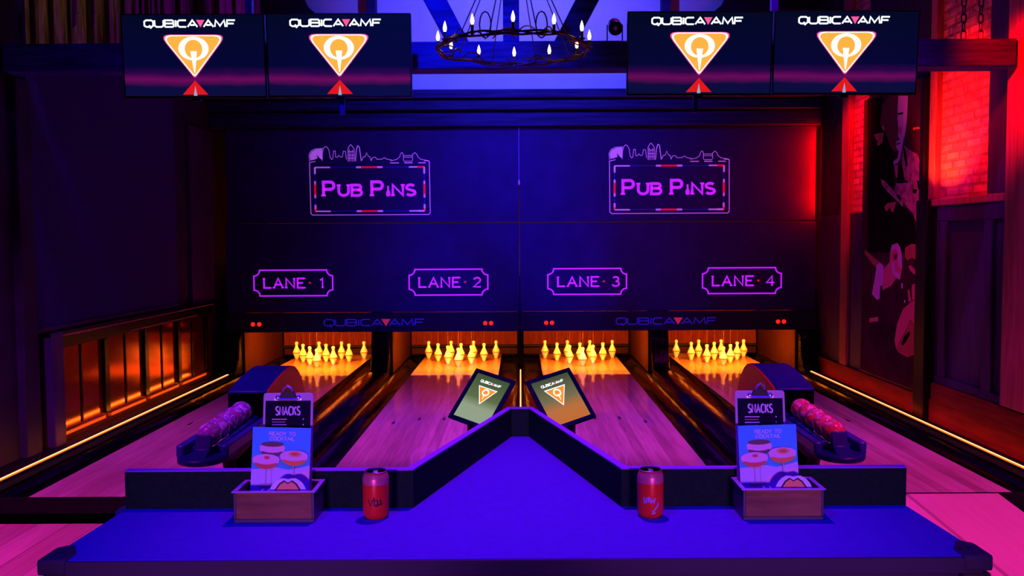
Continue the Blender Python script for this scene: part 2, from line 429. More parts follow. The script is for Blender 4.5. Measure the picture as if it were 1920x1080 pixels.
def struct(mb, name, m, bevel=0.0, smooth=35):
    o = mb.build(name, m, None, bevel, smooth); o['kind'] = 'structure'; return o


def copy_tree(o, parent=None):
    c = o.copy(); COL.objects.link(c)
    if parent is not None: c.parent = parent
    for ch in [x for x in list(bpy.data.objects) if x.parent == o]: copy_tree(ch, c)
    return c


# ------------------------------------------------------------------ lettering: stroke alphabet, unit height
def arc(cx, cz, rx, rz, a0, a1, n=8):
    return [(cx + rx * math.cos(math.radians(a0 + (a1 - a0) * i / n)), cz + rz * math.sin(math.radians(a0 + (a1 - a0) * i / n))) for i in range(n + 1)]


GL = {
    'A': (1.0, [[(0, 0), (.5, 1), (1, 0)], [(.2, .35), (.8, .35)]]),
    'B': (.85, [[(0, .54), (0, 1), (.55, 1)] + arc(.55, .77, .24, .23, 80, -80, 6) + [(.5, .54), (0, .54)], [(.5, .54)] + arc(.58, .27, .27, .27, 80, -80, 6) + [(.5, 0), (0, 0), (0, .54)]]),
    'C': (.9, [arc(.48, .5, .48, .5, 48, 312, 14)]),
    'D': (.88, [[(0, 0), (0, 1), (.4, 1)] + arc(.4, .5, .48, .5, 85, -85, 10) + [(.4, 0), (0, 0)]]),
    'E': (.76, [[(.76, 1), (0, 1), (0, 0), (.78, 0)], [(0, .52), (.62, .52)]]),
    'F': (.76, [[(.78, 1), (0, 1), (0, 0)], [(0, .5), (.62, .5)]]),
    'I': (.12, [[(.06, 0), (.06, 1)]]),
    'K': (.86, [[(0, 0), (0, 1)], [(.82, 1), (0, .42)], [(.28, .6), (.86, 0)]]),
    'L': (.72, [[(0, 1), (0, 0), (.72, 0)]]),
    'M': (1.1, [[(0, 0), (.06, 1), (.55, .2), (1.04, 1), (1.1, 0)]]),
    'N': (.9, [[(0, 0), (0, 1), (.9, 0), (.9, 1)]]),
    'O': (.96, [arc(.48, .5, .48, .5, 0, 360, 20)]),
    'P': (.82, [[(0, 0), (0, 1), (.55, 1)] + arc(.55, .73, .27, .27, 80, -80, 6) + [(.5, .46), (0, .46)]]),
    'Q': (1.0, [arc(.48, .5, .48, .5, 0, 360, 20), [(.6, .28), (.95, -.08)]]),
    'R': (.86, [[(0, 0), (0, 1), (.55, 1)] + arc(.55, .74, .26, .26, 80, -80, 6) + [(.5, .48), (0, .48)], [(.45, .48), (.86, 0)]]),
    'S': (.8, [arc(.4, .76, .37, .24, 35, 200, 7) + [(.12, .6), (.66, .42)] + arc(.4, .25, .39, .25, 35, -150, 8)]),
    'T': (.84, [[(0, 1), (.84, 1)], [(.42, 1), (.42, 0)]]),
    'U': (.86, [[(0, 1), (0, .4)] + arc(.43, .38, .43, .38, 180, 360, 10) + [(.86, 1)]]),
    'Y': (.9, [[(0, 1), (.45, .5), (.9, 1)], [(.45, .5), (.45, 0)]]),
    '1': (.5, [[(.05, .78), (.32, 1), (.32, 0)]]),
    '2': (.8, [arc(.4, .72, .36, .28, 170, -30, 8) + [(.0, 0), (.82, 0)]]),
    '3': (.8, [arc(.38, .76, .32, .24, 150, -80, 7) + arc(.38, .27, .4, .27, 80, -160, 8)]),
    '4': (.88, [[(.62, 0), (.62, 1), (0, .3), (.88, .3)]]),
    ' ': (.5, []),
}
# extended technical capitals with square bowls, for the display brand line
GW = dict(GL)
GW.update({
    'Q': (1.0, [[(.2, 0), (0, .2), (0, .8), (.2, 1), (.8, 1), (1, .8), (1, .2), (.8, 0), (.2, 0)], [(.55, .25), (.75, -.25)]]),
    'U': (1.0, [[(0, 1), (0, .2), (.2, 0), (.8, 0), (1, .2), (1, 1)]]),
    'B': (1.0, [[(0, 0), (0, 1), (.85, 1), (.96, .88), (.96, .62), (.85, .52), (0, .52)], [(.85, .52), (1, .4), (1, .12), (.88, 0), (0, 0)]]),
    'C': (.95, [[(.95, 1), (.2, 1), (0, .8), (0, .2), (.2, 0), (.95, 0)]]),
    'A': (1.1, [[(0, 0), (.55, 1), (1.1, 0)], [(.3, .28), (.8, .28)]]),
    'M': (1.2, [[(0, 0), (.12, 1), (.6, .15), (1.08, 1), (1.2, 0)]]),
    'F': (.9, [[(.95, 1), (.06, 1), (0, 0)], [(.05, .5), (.8, .5)]]),
    'I': (.14, [[(.07, 0), (.07, 1)]]),
})


def text_width(t, h, wx, gap, font=GL, small=None):
    return sum(font[c][0] * h * wx * (small if (small and i not in (0,) and t[i - 1] != ' ') else 1) + gap for i, c in enumerate(t)) - gap


def text(mb, t, x, z, h, wx=1.0, sw=0.01, gap=0.01, y=0.0, font=GL, small=None, serif=0.0, center=True, sx=None):
    """small: height factor of letters that do not start a word (small capitals)"""
    sx = sx or sw
    if center: x -= text_width(t, h, wx, gap, font, small) / 2
    for i, c in enumerate(t):
        k = small if (small and i and t[i - 1] != ' ') else 1.0
        wd, st = font[c]
        for p in st:
            q = [(x + a * h * k * wx, z + b * h * k) for a, b in p]
            mb.stroke(q, sw * (0.5 + 0.5 * k), y)
            if serif:
                for (a, b), e in ((p[0], q[0]), (p[-1], q[-1])):
                    if b in (0, 1) and p[0] != p[-1]:
                        s_ = serif * k; t_ = sw * 0.3
                        zz = e[1] + (t_ if b == 0 else -t_) * 0.0
                        mb.flat([(e[0] - s_, zz - t_), (e[0] + s_, zz - t_), (e[0] + s_, zz + t_), (e[0] - s_, zz + t_)], y)
        x += wd * h * k * wx + gap


# ================================================================== the setting
X_L, X_R = -3.70, 3.60
struct(MB().box(-5.2, 5.2, -1.0, 5.44, -0.235, -0.165), 'floor', M['floor'])
struct(MB().box(X_L, X_R, 5.44, 12.9, -0.235, -0.10).box(X_L, X_R, 5.44, 5.46, -0.235, 0.0), 'trim_1', M['black'])   # raised lane bed and black riser
mb = MB().add([(1.25, 5.47, 0.0), (2.99, 5.47, 0.0), (2.86, 3.2, -0.16), (1.25, 3.2, -0.16), (1.25, 5.47, -0.16), (2.99, 5.47, -0.16)],
              [(0, 1, 2, 3), (4, 5, 1, 0), (1, 5, 2), (0, 3, 4), (3, 2, 5, 4)])
o = struct(mb, 'ramp', M['ramp']); tag(o, 'smooth pale ramp beside the bar table rising to lane four', 'ramp', kind='structure')
struct(MB().box(-5.3, 5.3, -1.0, 13.1, 5.2, 5.3), 'ceiling', M['ceiling'])
# back: pale gable wall above the bulkhead, dark boards at both sides of it
struct(MB().box(-5.3, 5.3, 12.9, 13.1, -0.235, 5.3), 'wall_back', M['dark_wall'])
struct(MB().box(-2.75, 2.75, 10.9, 11.0, 2.9, 5.2), 'wall_gable', M['pale_wall'])
struct(MB().prism([(X_L, 2.9), (-2.2, 2.9), (-2.2, 4.12), (-2.55, 4.42), (-2.9, 5.2), (X_L, 5.2)], 'y', 10.72, 10.85), 'trim_2', M['dark_wall'])
struct(MB().prism([(X_R, 2.9), (2.1, 2.9), (2.1, 4.12), (2.45, 4.42), (2.8, 5.2), (X_R, 5.2)], 'y', 10.72, 10.85), 'trim_3', M['dark_wall'])
struct(MB().box(-1.83, -1.73, 10.74, 10.9, 3.3, 5.2), 'trim_4', M['bulkhead'])
struct(MB().box(1.72, 1.82, 10.74, 10.9, 3.3, 5.2), 'trim_5', M['bulkhead'])
# bulkhead boards over the masking
struct(MB().box(X_L, X_R, 10.55, 10.72, 2.95, 3.13), 'trim_6', M['bulkhead'], 0.012)
struct(MB().box(X_L, X_R, 10.5, 10.72, 3.14, 3.262), 'trim_7', M['bulkhead'], 0.012)
struct(MB().box(X_L, X_R, 10.46, 10.72, 3.272, 3.375), 'trim_8', M['bulkhead'], 0.012)
# left wall
struct(MB().box(X_L - 0.25, X_L, 5.9, 12.9, -0.235, 5.3), 'wall_left', M['dark_wall'])
struct(MB().box(X_L - 0.25, X_L + 0.06, 6.42, 6.62, -0.0, 2.8), 'trim_9', M['dark_wall'], 0.01)
struct(MB().box(X_L, X_L + 0.04, 9.82, 10.52, 0.9, 2.9), 'trim_10', M['panel'], 0.01)
struct(MB().box(X_L, X_L + 0.1, 6.74, 6.9, 0.0, 0.9), 'trim_11', M['panel'], 0.01)
# lacquered wainscot: panel, frame and glowing skirting ledge
w_y = (6.9, 7.72, 8.55, 9.38, 10.2)
struct(MB().box(X_L, X_L + 0.02, 6.9, 10.4, 0.0, 0.86), 'wall_left_wainscot', M['wainscot'], 0)
mb = MB().box(X_L, X_L + 0.09, 6.74, 10.5, 0.86, 0.905).box(X_L, X_L + 0.05, 6.9, 10.4, 0.76, 0.86)
for yy in w_y: mb.box(X_L, X_L + 0.05, yy - 0.045, yy + 0.045, 0.1, 0.76)
for a, b in zip(w_y[:-1], w_y[1:]): mb.box(X_L, X_L + 0.03, (a + b) / 2 - 0.015, (a + b) / 2 + 0.015, 0.1, 0.76)
struct(mb, 'trim_12', M['wainscot_frame'], 0.006)
mb = MB()
for a, b in zip(w_y[:-1], w_y[1:]): mb.box(X_L, X_L + 0.05, a + 0.05, b - 0.05, 0.055, 0.085)
struct(mb, 'baseboard_left', M['ledge'], 0.004)
struct(MB().box(X_L + 0.088, X_L + 0.098, 6.9, 10.3, 0.862, 0.874).box(X_L + 0.049, X_L + 0.056, 8.2, 9.9, 0.768, 0.778), 'trim_lit_edge', M['redwood'], 0.002)  # beads added to draw the red-lit edges of the rail
# right wall: brick above a dado of dark panelling, dark timber frames
struct(MB().box(X_R + 0.03, X_R + 0.4, 5.2, 12.9, 1.8, 5.3), 'wall_right', M['brick'])
struct(MB().box(X_R, X_R + 0.4, 5.2, 12.9, -0.235, 1.87), 'wall_right_dado', M['panel'])
struct(MB().box(X_R, X_R + 0.03, 9.82, 10.95, 1.87, 5.2).box(X_R, X_R + 0.03, 7.83, 9.15, 1.87, 5.2), 'trim_13', M['dark_wall'], 0.006)
struct(MB().box(X_R - 0.03, X_R + 0.05, 9.62, 9.83, -0.0, 5.2), 'trim_14', M['redwood'], 0.01)
struct(MB().box(X_R - 0.09, X_R + 0.05, 7.62, 7.83, 0.0, 1.93).box(X_R - 0.07, X_R + 0.05, 7.74, 7.83, 1.93, 3.0), 'trim_15', M['black'], 0.01)
struct(MB().box(X_R - 0.03, X_R + 0.05, 7.63, 7.74, 1.93, 5.2), 'trim_16', M['redwood'], 0.01)
struct(MB().box(X_R - 0.066, X_R + 0.05, 6.13, 6.45, 0.36, 5.2), 'trim_17', M['redwood'], 0.01)
struct(MB().box(X_R - 0.05, X_R + 0.2, 5.3, 7.64, 1.87, 1.93), 'trim_20', M['redwood'], 0.008)
struct(MB().box(X_R - 0.02, X_R + 0.05, 6.45, 6.78, 1.93, 5.2), 'trim_18', M['panel'], 0.008)
mb = MB().box(X_R - 0.035, X_R, 5.3, 7.55, 1.74, 1.87).box(X_R - 0.035, X_R, 5.3, 7.55, 0.35, 0.42)
for yy in (5.4, 6.0, 6.72, 7.44): mb.box(X_R - 0.035, X_R, yy - 0.06, yy + 0.06, 0.42, 1.74)
struct(mb, 'trim_19', M['panel'], 0.008)
struct(MB().box(X_R - 0.04, X_R, 5.2, 10.5, -0.0, 0.2).box(X_R - 0.06, X_R, 5.2, 7.55, 0.2, 0.35), 'baseboard_right', M['dark_red_wood'], 0.008)

# roof truss spanning the room in front of the monitors' background
t = thing('roof_truss', 'dark timber roof truss whose beam spans the room behind the chandelier', 'roof truss', (0, 6.3, 2.8))
MB().box(-3.66, 3.52, 6.3, 6.5, 2.81, 3.005).build('tie_beam', M['beam'], t, 0.012, world=True)
MB().box(-0.115, 0.0, 6.34, 6.46, 3.005, 5.15).build('king_post', M['beam'], t, 0.008, world=True)
for s in (-1, 1):
    xo = -0.055
    MB().prism([(xo + s * 0.30, 3.005), (xo + s * 0.46, 3.005), (xo + s * 1.62, 5.15), (xo + s * 1.42, 5.15)] if s > 0 else
               [(xo + s * 0.46, 3.005), (xo + s * 0.30, 3.005), (xo + s * 1.42, 5.15), (xo + s * 1.62, 5.15)], 'y', 6.35, 6.45).build('strut', M['beam'], t, 0.006, world=True)

# ================================================================== lanes
NUM = ('one', 'two', 'three', 'four')
LANE_X = (-2.583, -0.793, 0.783, 2.563)
HALF = 0.525
for i, cx in enumerate(LANE_X):
    n = i + 1
    t = thing('bowling_lane', ('glossy pale bowling lane beside the lacquered wainscot, under the first LANE plate', 'glossy pale bowling lane under the second LANE plate, green tablet before it', 'glossy pale bowling lane under the third LANE plate, amber tinged tablet before it', 'glossy pale bowling lane along the brick wall, under the fourth LANE plate')[i], 'bowling lane', (cx, 5.46, 0))
    MB().box(cx - HALF, cx + HALF, 5.46, 10.56, -0.03, 0.0).build('lane_surface', M['lane'], t, 0.002, world=True)
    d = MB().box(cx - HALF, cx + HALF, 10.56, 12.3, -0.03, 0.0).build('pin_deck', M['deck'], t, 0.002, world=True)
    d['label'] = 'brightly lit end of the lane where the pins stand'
    for s in (-1, 1):
        e = cx + s * HALF
        g0, g1 = (e, e + s * 0.235)
        mid = (g0 + g1) / 2; r = 0.117
        mb = MB(); prof = [(mid + r * math.cos(PI + PI * k / 10), -0.008 + 0.075 * math.sin(PI + PI * k / 10)) for k in range(11)]
        prof_o = [(mid + (r + 0.012) * math.cos(2 * PI - PI * k / 10), -0.008 + 0.087 * math.sin(2 * PI - PI * k / 10)) for k in range(11)]
        vs = []; fs = []
        for yy in (5.47, 12.3): vs += [(p[0], yy, p[1]) for p in prof]
        for k in range(10): fs.append((k, k + 1, 11 + k + 1, 11 + k))
        mb.add(vs, fs).build('gutter', M['gutter'], t, world=True)
    for k in range(4):
        dx = (-0.33, -0.12, 0.1, 0.31)[k]; yy = 7.62 + 0.16 * (1.5 - abs(k - 1.5))
        MB().add([(cx + dx, yy + 0.14, 0.0015), (cx + dx - 0.016, yy, 0.0015), (cx + dx + 0.016, yy, 0.0015)], [(0, 1, 2)]).build('aiming_dart', M['ink_black'], t, world=True)

# cappings between and beside the lanes
def capping(label, xa, xb, h, mname='black_gloss'):
    n = 8
    prof = [(xa, -0.10)] + [(xa + (xb - xa) * k / n, 0.006 + h * math.sin(PI * (0.12 + 0.76 * k / n))) for k in range(n + 1)] + [(xb, -0.10)]
    o = MB().prism(prof, 'y', 5.47, 10.3).build('lane_capping', M[mname])
    return tag(o, label, 'capping')
capping('rounded black capping over the ball track between lanes one and two', LANE_X[0] + HALF + 0.236, LANE_X[1] - HALF - 0.236, 0.07)
capping('rounded black capping over the ball track between lanes three and four', LANE_X[2] + HALF + 0.236, LANE_X[3] - HALF - 0.236, 0.07)
capping('flat black ledge carrying the light strip beside lane one', X_L + 0.002, LANE_X[0] - HALF - 0.236, 0.012, 'black')
capping('flat black ledge carrying the light strip beside lane four', LANE_X[3] + HALF + 0.236, X_R - 0.045, 0.012, 'black')
capping('narrow black divider carrying the light strip between lanes two and three', -0.03, 0.02, 0.012, 'black')
def led(label, x, y0, y1, z, wd=0.012):
    t = thing('light_strip', label, 'light strip', (x, y0, z))
    MB().box(x - wd - 0.006, x + wd + 0.006, y0, y1, z - 0.012, z - 0.001).build('channel', M['metal_black'], t, world=True)
    MB().box(x - wd, x + wd, y0 + 0.01, y1 - 0.01, z - 0.004, z + 0.006).build('halo', M['led_halo'], t, 0.002, world=True)  # band beside the core that draws its halo
    MB().box(x - wd * .45, x + wd * .45, y0 + 0.012, y1 - 0.012, z + 0.002, z + 0.010).build('diffuser', M['led'], t, 0.001, world=True)
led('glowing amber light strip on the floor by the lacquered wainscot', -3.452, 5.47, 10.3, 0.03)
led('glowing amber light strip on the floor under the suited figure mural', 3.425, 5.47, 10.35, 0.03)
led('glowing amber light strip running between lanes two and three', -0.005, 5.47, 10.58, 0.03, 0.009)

# pin deck housing: kickbacks, pit curtain, rear rail
def kick(label, xa, xb, front):
    t = thing('kickback', label, 'kickback', ((xa + xb) / 2, front, -0.01))
    MB().box(xa + 0.012, xb - 0.012, 10.66, 12.35, -0.012, 0.49).build('core', M['black_gloss'], t, 0.01, world=True)
    for a, b in ((xa, xa + 0.012), (xb - 0.012, xb)):
        if a > -3.3 or xb - xa > 0.06:
            MB().box(a, b, 10.66, 12.35, -0.012, 0.95).build('side_board', M['kick'], t, world=True)
    if xb - xa > 0.15:
        prof = [(10.655, -0.01), (10.655, 0.49), (front + 0.1, 0.49), (front - 0.0, 0.42), (front - 0.02, 0.2), (front - 0.1, 0.075), (front - 0.18, 0.06), (front - 0.18, -0.01)]
        MB().prism(prof, 'x', xa + 0.02, xb - 0.02).build('nose', M['black_gloss'], t, 0.02, world=True)
kick('dark housing wall outside the pins of lane one', -3.60, -3.36, 10.5)
kick('dark housing wall between the pins of lanes one and two', -1.815, -1.56, 10.5)
kick('thin black housing wall between the pins of lanes two and three', -0.031, 0.021, 10.66)
kick('dark housing wall between the pins of lanes three and four', 1.55, 1.795, 10.5)
kick('dark housing wall outside the pins of lane four', 3.34, 3.55, 10.5)
for n, (xa, xb) in enumerate(((-3.355, -1.835), (-1.545, -0.05), (0.04, 1.525), (1.815, 3.335))):
    t = thing('pit_backing', 'amber lit pit curtain behind the pins of lane %s' % NUM[n], 'pit curtain', ((xa + xb) / 2, 12.42, 0))
    mb = MB(); k = 40
    vs = [(xa + (xb - xa) * q / k, 12.42 + 0.006 * math.sin(q * 1.9), z) for z in (0.12, 0.98) for q in range(k + 1)]
    mb.add(vs, [(q, q + 1, k + 2 + q, k + 1 + q) for q in range(k)]).build('curtain', M['curtain'], t, world=True)
    MB().box(xa, xb, 12.36, 12.41, 0.095, 0.125).build('rail', M['black'], t, 0.004, world=True)
    MB().box(xa, xb, 12.43, 12.46, -0.012, 0.1).build('kickboard', M['kick'], t, world=True)

# pins: ten per lane
proto = thing('bowling_pin', 'x', 'bowling pin')
prof = [(.017, 0), (.020, .004), (.025, .018), (.034, .042), (.044, .065), (.0515, .084), (.0525, .094), (.049, .107), (.040, .128), (.029, .150), (.0205, .170), (.0165, .186), (.0175, .198), (.0215, .210), (.0228, .220), (.0205, .231), (.013, .238), (.0001, .240)]
MB().lathe(prof, n=20).build('body', M['pin'], proto, smooth=60)
MB().lathe([(.0495, .080), (.0535, .083), (.0537, .094), (.0500, .099)], n=20, cap=False).build('rubber_band', M['pin_band'], proto)
MB().tube([(0, 0, .238), (0.003, 0, .5), (0, 0.02, .9)], .0016, 5).build('string', M['string'], proto)
first = True
ROWS = ((0, 'front', ('front',)), (1, 'second', ('first', 'last')), (2, 'third', ('first', 'second', 'last')), (3, 'back', ('first', 'second', 'third', 'last')))
for li, cx in enumerate(LANE_X):
    for r, rn, names in ROWS:
        for k in range(r + 1):
            p = proto if first else copy_tree(proto); first = False
            p.location = (cx + (k - r / 2) * 0.305, 11.08 + r * 0.264, 0.0)
            if r == 0: lab = 'foremost ivory duckpin with a string, alone in the front row on lane %s' % NUM[li]
            else: lab = 'ivory duckpin, %s counted from the wainscot side in the %s row, lane %s' % (names[k], rn, NUM[li])
            tag(p, lab, 'bowling pin', 'bowling pins on lane ' + NUM[li])

# ================================================================== masking panels
def lane_plate(panel, cx, cz, digit):
    hw, hh, nt = 0.474, 0.155, 0.07
    pts = [(-hw + nt, hh), (hw - nt, hh)] + arc(hw, hh, nt, nt, 180, 270, 5) + [(hw, -hh + nt)] + arc(hw, -hh, nt, nt, 90, 180, 5) + [(-hw + nt, -hh)] + arc(-hw, -hh, nt, nt, 0, 90, 5) + [(-hw, hh - nt)] + arc(-hw, hh, nt, nt, 270, 360, 5)
    hw -= .0
    cut = []
    for q in pts:
        if not cut or (Vector(q) - Vector(cut[-1])).length > 0.004: cut.append(q)
    s = MB().stroke([(cx + a, cz + b) for a, b in cut], 0.017, 10.597, closed=True).build('lane_plate', M['uv'], panel, world=True, recalc=False)
    mb = MB(); text(mb, 'LANE', cx - 0.11, cz - 0.058, 0.112, 0.95, 0.021, 0.042, 10.597, serif=0.015)
    mb.build('lettering', M['uv'], s, world=True, recalc=False); mb = MB(); text(mb, digit, cx + 0.345, cz - 0.058, 0.112, 0.95, 0.019, 0.03, 10.597, serif=0.012 if digit in '14' else 0)
    mb.build('numeral', M['uv'], s, world=True, recalc=False)
    MB().flat([(cx + 0.2 - .018, cz), (cx + .2, cz + .018), (cx + .2 + .018, cz), (cx + .2, cz - .018)], 10.597).build('diamond', M['uv_red'], s, world=True, recalc=False)


def pub_sign(panel, cx, cz):
    k = 0.002479          # metres per unit of the sign drawing, which is 582 wide
    def T(p): return (cx + (p[0] - 754) * k, cz - (p[1] - 309) * k)
    Y = 10.597; u = 6.43 / 2.571 * k
    k = 0.00247
    box = [(463, 186), (468, 180), (1045, 180), (1045, 432), (1038, 440), (476, 440), (465, 432)]
    s = MB().stroke([T(p) for p in ((492, 180), (463, 186), (465, 432), (474, 440), (1038, 440), (1045, 432), (1043, 184), (1036, 180), (1018, 180))], 0.0095, Y).build('sign_outline', M['uv_pale'], panel, world=True, recalc=False)
    # skyline drawn above the frame
    sk = MB()
    sk.stroke([T(p) for p in ((463, 180), (461, 150), (470, 132), (490, 121), (528, 118))], 0.0075, Y)
    sk.flat([T(p) for p in ((468, 176), (464, 152), (474, 134), (496, 123), (526, 121), (524, 172), (515, 168), (498, 148), (502, 166), (486, 172))], Y)
    line = [(524, 178), (526, 140), (532, 118), (541, 109), (550, 113), (558, 128), (563, 162), (570, 172), (576, 168), (580, 132), (588, 130), (590, 160), (598, 162), (606, 152), (612, 160), (622, 160), (628, 132), (638, 134), (642, 172)]
    sk.stroke([T(p) for p in line], 0.0068, Y)
    sk.stroke([T(p) for p in ((650, 182), (650, 120), (657, 108), (664, 101), (672, 110), (680, 122), (680, 182))], 0.0075, Y)
    for a, b in ((656, 140), (664, 150), (672, 146)): sk.stroke([T((a, 120 + (a % 5) * 3)), T((a, 182))], 0.006, Y)
    for b in (134, 152, 166): sk.stroke([T((652, b)), T((678, b))], 0.006, Y)
    sk.stroke([T(p) for p in ((686, 180), (690, 130), (697, 107), (705, 112), (710, 150), (714, 180))], 0.010, Y)
    sk.stroke([T(p) for p in ((716, 178), (724, 160), (732, 160), (740, 140), (748, 158), (756, 160), (762, 180))], 0.0068, Y)
    sk.stroke([T(p) for p in ((762, 178), (768, 164), (782, 162), (790, 172), (812, 172), (826, 164), (838, 172), (862, 176))], 0.007, Y)
    sk.stroke([T(p) for p in ((854, 180), (884, 174), (900, 162), (904, 146), (912, 140), (918, 150), (918, 180))], 0.0068, Y)
    sk.stroke([T(p) for p in ((962, 180), (962, 150), (974, 141), (984, 150), (988, 162), (1004, 174), (1040, 180))], 0.0068, Y)
    sk.stroke([T(p) for p in ((918, 155), (962, 155))], 0.0068, Y); sk.stroke([T(p) for p in ((918, 163), (962, 163))], 0.006, Y)
    sk.stroke([T(p) for p in ((920, 182), (960, 182))], 0.0068, Y)
    for a, b in ((854, 896), (922, 962), (990, 1026)): sk.stroke([T((a, 190)), T((b, 190))], 0.011, Y)
    sk.build('skyline', M['uv_pale'], s, world=True, recalc=False)
    # broken inner frame in lilac, red and blue
    fr = MB(); Y2 = 10.5965
    def seg(a, b, m_, wd=0.022): fr.mat(m_).stroke([T(a), T(b)], wd, Y2)
    L_, R_, T_, B_ = 488, 1018, 210, 422
    for y_ in (T_, B_):
        seg((L_, y_), (L_ + 74, y_), 0, .017); seg((562, y_), (688, y_), 2, .011); seg((688, y_), (712, y_), 0); seg((712, y_), (790, y_), 1); seg((790, y_), (816, y_), 0)
        seg((816, y_), (944, y_), 2, .011); seg((944, y_), (984, y_), 0, .017); seg((984, y_), (R_, y_), 1 if y_ == T_ else 0)
    for x_ in (L_, R_):
        seg((x_, T_), (x_, T_ + 32), 0); seg((x_, 276), (x_, 292), 0); seg((x_, 292), (x_, 342), 1, .026); seg((x_, 342), (x_, 358), 0); seg((x_, 390), (x_, 412), 0 if x_ == L_ else 0); seg((x_, 408), (x_, B_), 1)
        seg((x_, 242), (x_, 276), 2, .011); seg((x_, 358), (x_, 390), 2, .011)
    fr.build('striped_frame', [M['uv_pale'], M['uv_red'], M['uv_blue']], s, world=True, recalc=False)
    tx = MB()
    H = 0.171
    def put(word, x0, x1, base, hh, sw):
        g = 0.008 + sw
        wd = (x1 - x0) * k - sw
        wx = (wd - g * (len(word) - 1)) / (sum(GL[c][0] for c in word) * hh) if word else 1
        p = T((x0, base)); text(tx, word, p[0] + sw / 2, p[1] + sw * .3, hh - sw * .3, wx, sw, g, Y2, serif=sw * .75, center=False)
    put('P', 521, 590, 350, H, 0.036); put('UB', 596, 727, 350, H * .78, 0.033)
    put('P', 756, 825, 350, H, 0.036); put('NS', 858, 987, 350, H * .78, 0.033)
    c = T((842, 352))   # a skittle takes the place of the i
    sh = [(.0, .0), (.018, .003), (.026, .028), (.024, .05), (.012, .078), (.009, .094), (.0125, .106), (.010, .124), (0, .13)]
    tx.flat([(c[0] + a, c[1] + b) for a, b in sh] + [(c[0] - a, c[1] + b) for a, b in reversed(sh[1:-1])], Y2)
    tx.build('lettering', M['uv'], s, world=True, recalc=False)


def mask_panel(label, xa, xb, za, zb):
    t = thing('masking_panel', label, 'masking panel', ((xa + xb) / 2, 10.62, za))
    MB().box(xa, xb, 10.6, 10.64, za, zb).build('board', M['mask'], t, 0.004, world=True)
    return t
Xm = -0.01
ul = mask_panel('dark upper masking panel with a violet skyline sign, above lanes one and two', -3.52, Xm - 0.004, 1.818, 2.945)
pub_sign(ul, -1.798, 2.235)
ur = mask_panel('dark upper masking panel with a violet skyline sign, above lanes three and four', Xm + 0.004, 3.545, 1.818, 2.945)
pub_sign(ur, 1.791, 2.235)
ll = mask_panel('dark lower masking panel with the plates of lanes one and two', -3.545, Xm - 0.004, 0.74, 1.808)
lane_plate(ll, -2.739, 1.097, '1'); lane_plate(ll, -0.868, 1.097, '2')
lr = mask_panel('dark lower masking panel with the plates of lanes three and four', Xm + 0.004, 3.56, 0.74, 1.808)
lane_plate(lr, 0.804, 1.097, '3'); lane_plate(lr, 2.669, 1.097, '4')


def brand_line(mb_white, mb_tri, cx, z, h, width, sw, y):
    """QUBICA, small triangle, AMF in one extended line; returns nothing"""
    u1 = text_width('QUBICA', h, 1, h * .16, GW); u2 = text_width('AMF', h, 1, h * .16, GW)
    tri = h * 0.95; g = h * -0.12
    tot = u1 + u2 + tri + 2 * g
    sx = width / tot
    x = cx - width / 2
    text(mb_white, 'QUBICA', x, z - h / 2, h, sx, sw, h * .16 * sx, y, GW, center=False)
    x += (u1 + g) * sx
    mb_tri.flat([(x, z + h * .55), (x + tri * sx, z + h * .55), (x + tri * sx / 2, z - h * .6)], y - 0.0004)
    x += (tri + g) * sx
    text(mb_white, 'AMF', x, z - h / 2, h, sx, sw, h * .16 * sx, y, GW, center=False)


def valance(label, xa, xb, tx, dots):
    t = thing('pinsetter_valance', label, 'valance', ((xa + xb) / 2, 10.6, 0.5))
    MB().box(xa, xb, 10.585, 10.64, 0.5, 0.733).build('board', M['mask_dark'], t, 0.006, world=True)
    a = MB(); b = MB(); brand_line(a, b, tx, 0.615, 0.075, 1.2, 0.014, 10.583)
    a.build('lettering', M['logo_blue'], t, world=True, recalc=False); b.build('triangle', M['logo_red'], t, world=True, recalc=False)
    for x in dots:
        MB().lathe([(0.026, 0), (0.026, -0.006), (0.018, -0.012), (0.0001, -0.013)], (x, 10.585, 0.6), 14, 'y').build('indicator_lamp', M['dot_red'], t, world=True)
valance('black valance with red lamp pairs over the pins of lanes one and two', -3.555, Xm - 0.004, -1.772, (-3.232, -3.155, -0.428, -0.357))
valance('black valance with red lamp pairs over the pins of lanes three and four', Xm + 0.004, 3.57, 1.755, (0.307, 0.378, 3.106, 3.177))
t = thing('pull_cord', 'thin white cord hanging down the seam between the upper masking panels', 'cord', (-0.01, 10.585, 2.3))
MB().tube([(-0.012, 10.585, 2.945), (-0.012, 10.585, 2.32)], 0.003, 6).build('cord', M['ink_violet'], t, world=True)
MB().lathe([(0.004, 0.05), (0.009, 0.03), (0.011, 0.0), (0.006, -0.012)], (-0.012, 10.585, 2.27), 10).build('cord_weight', M['paper_white'], t, world=True)

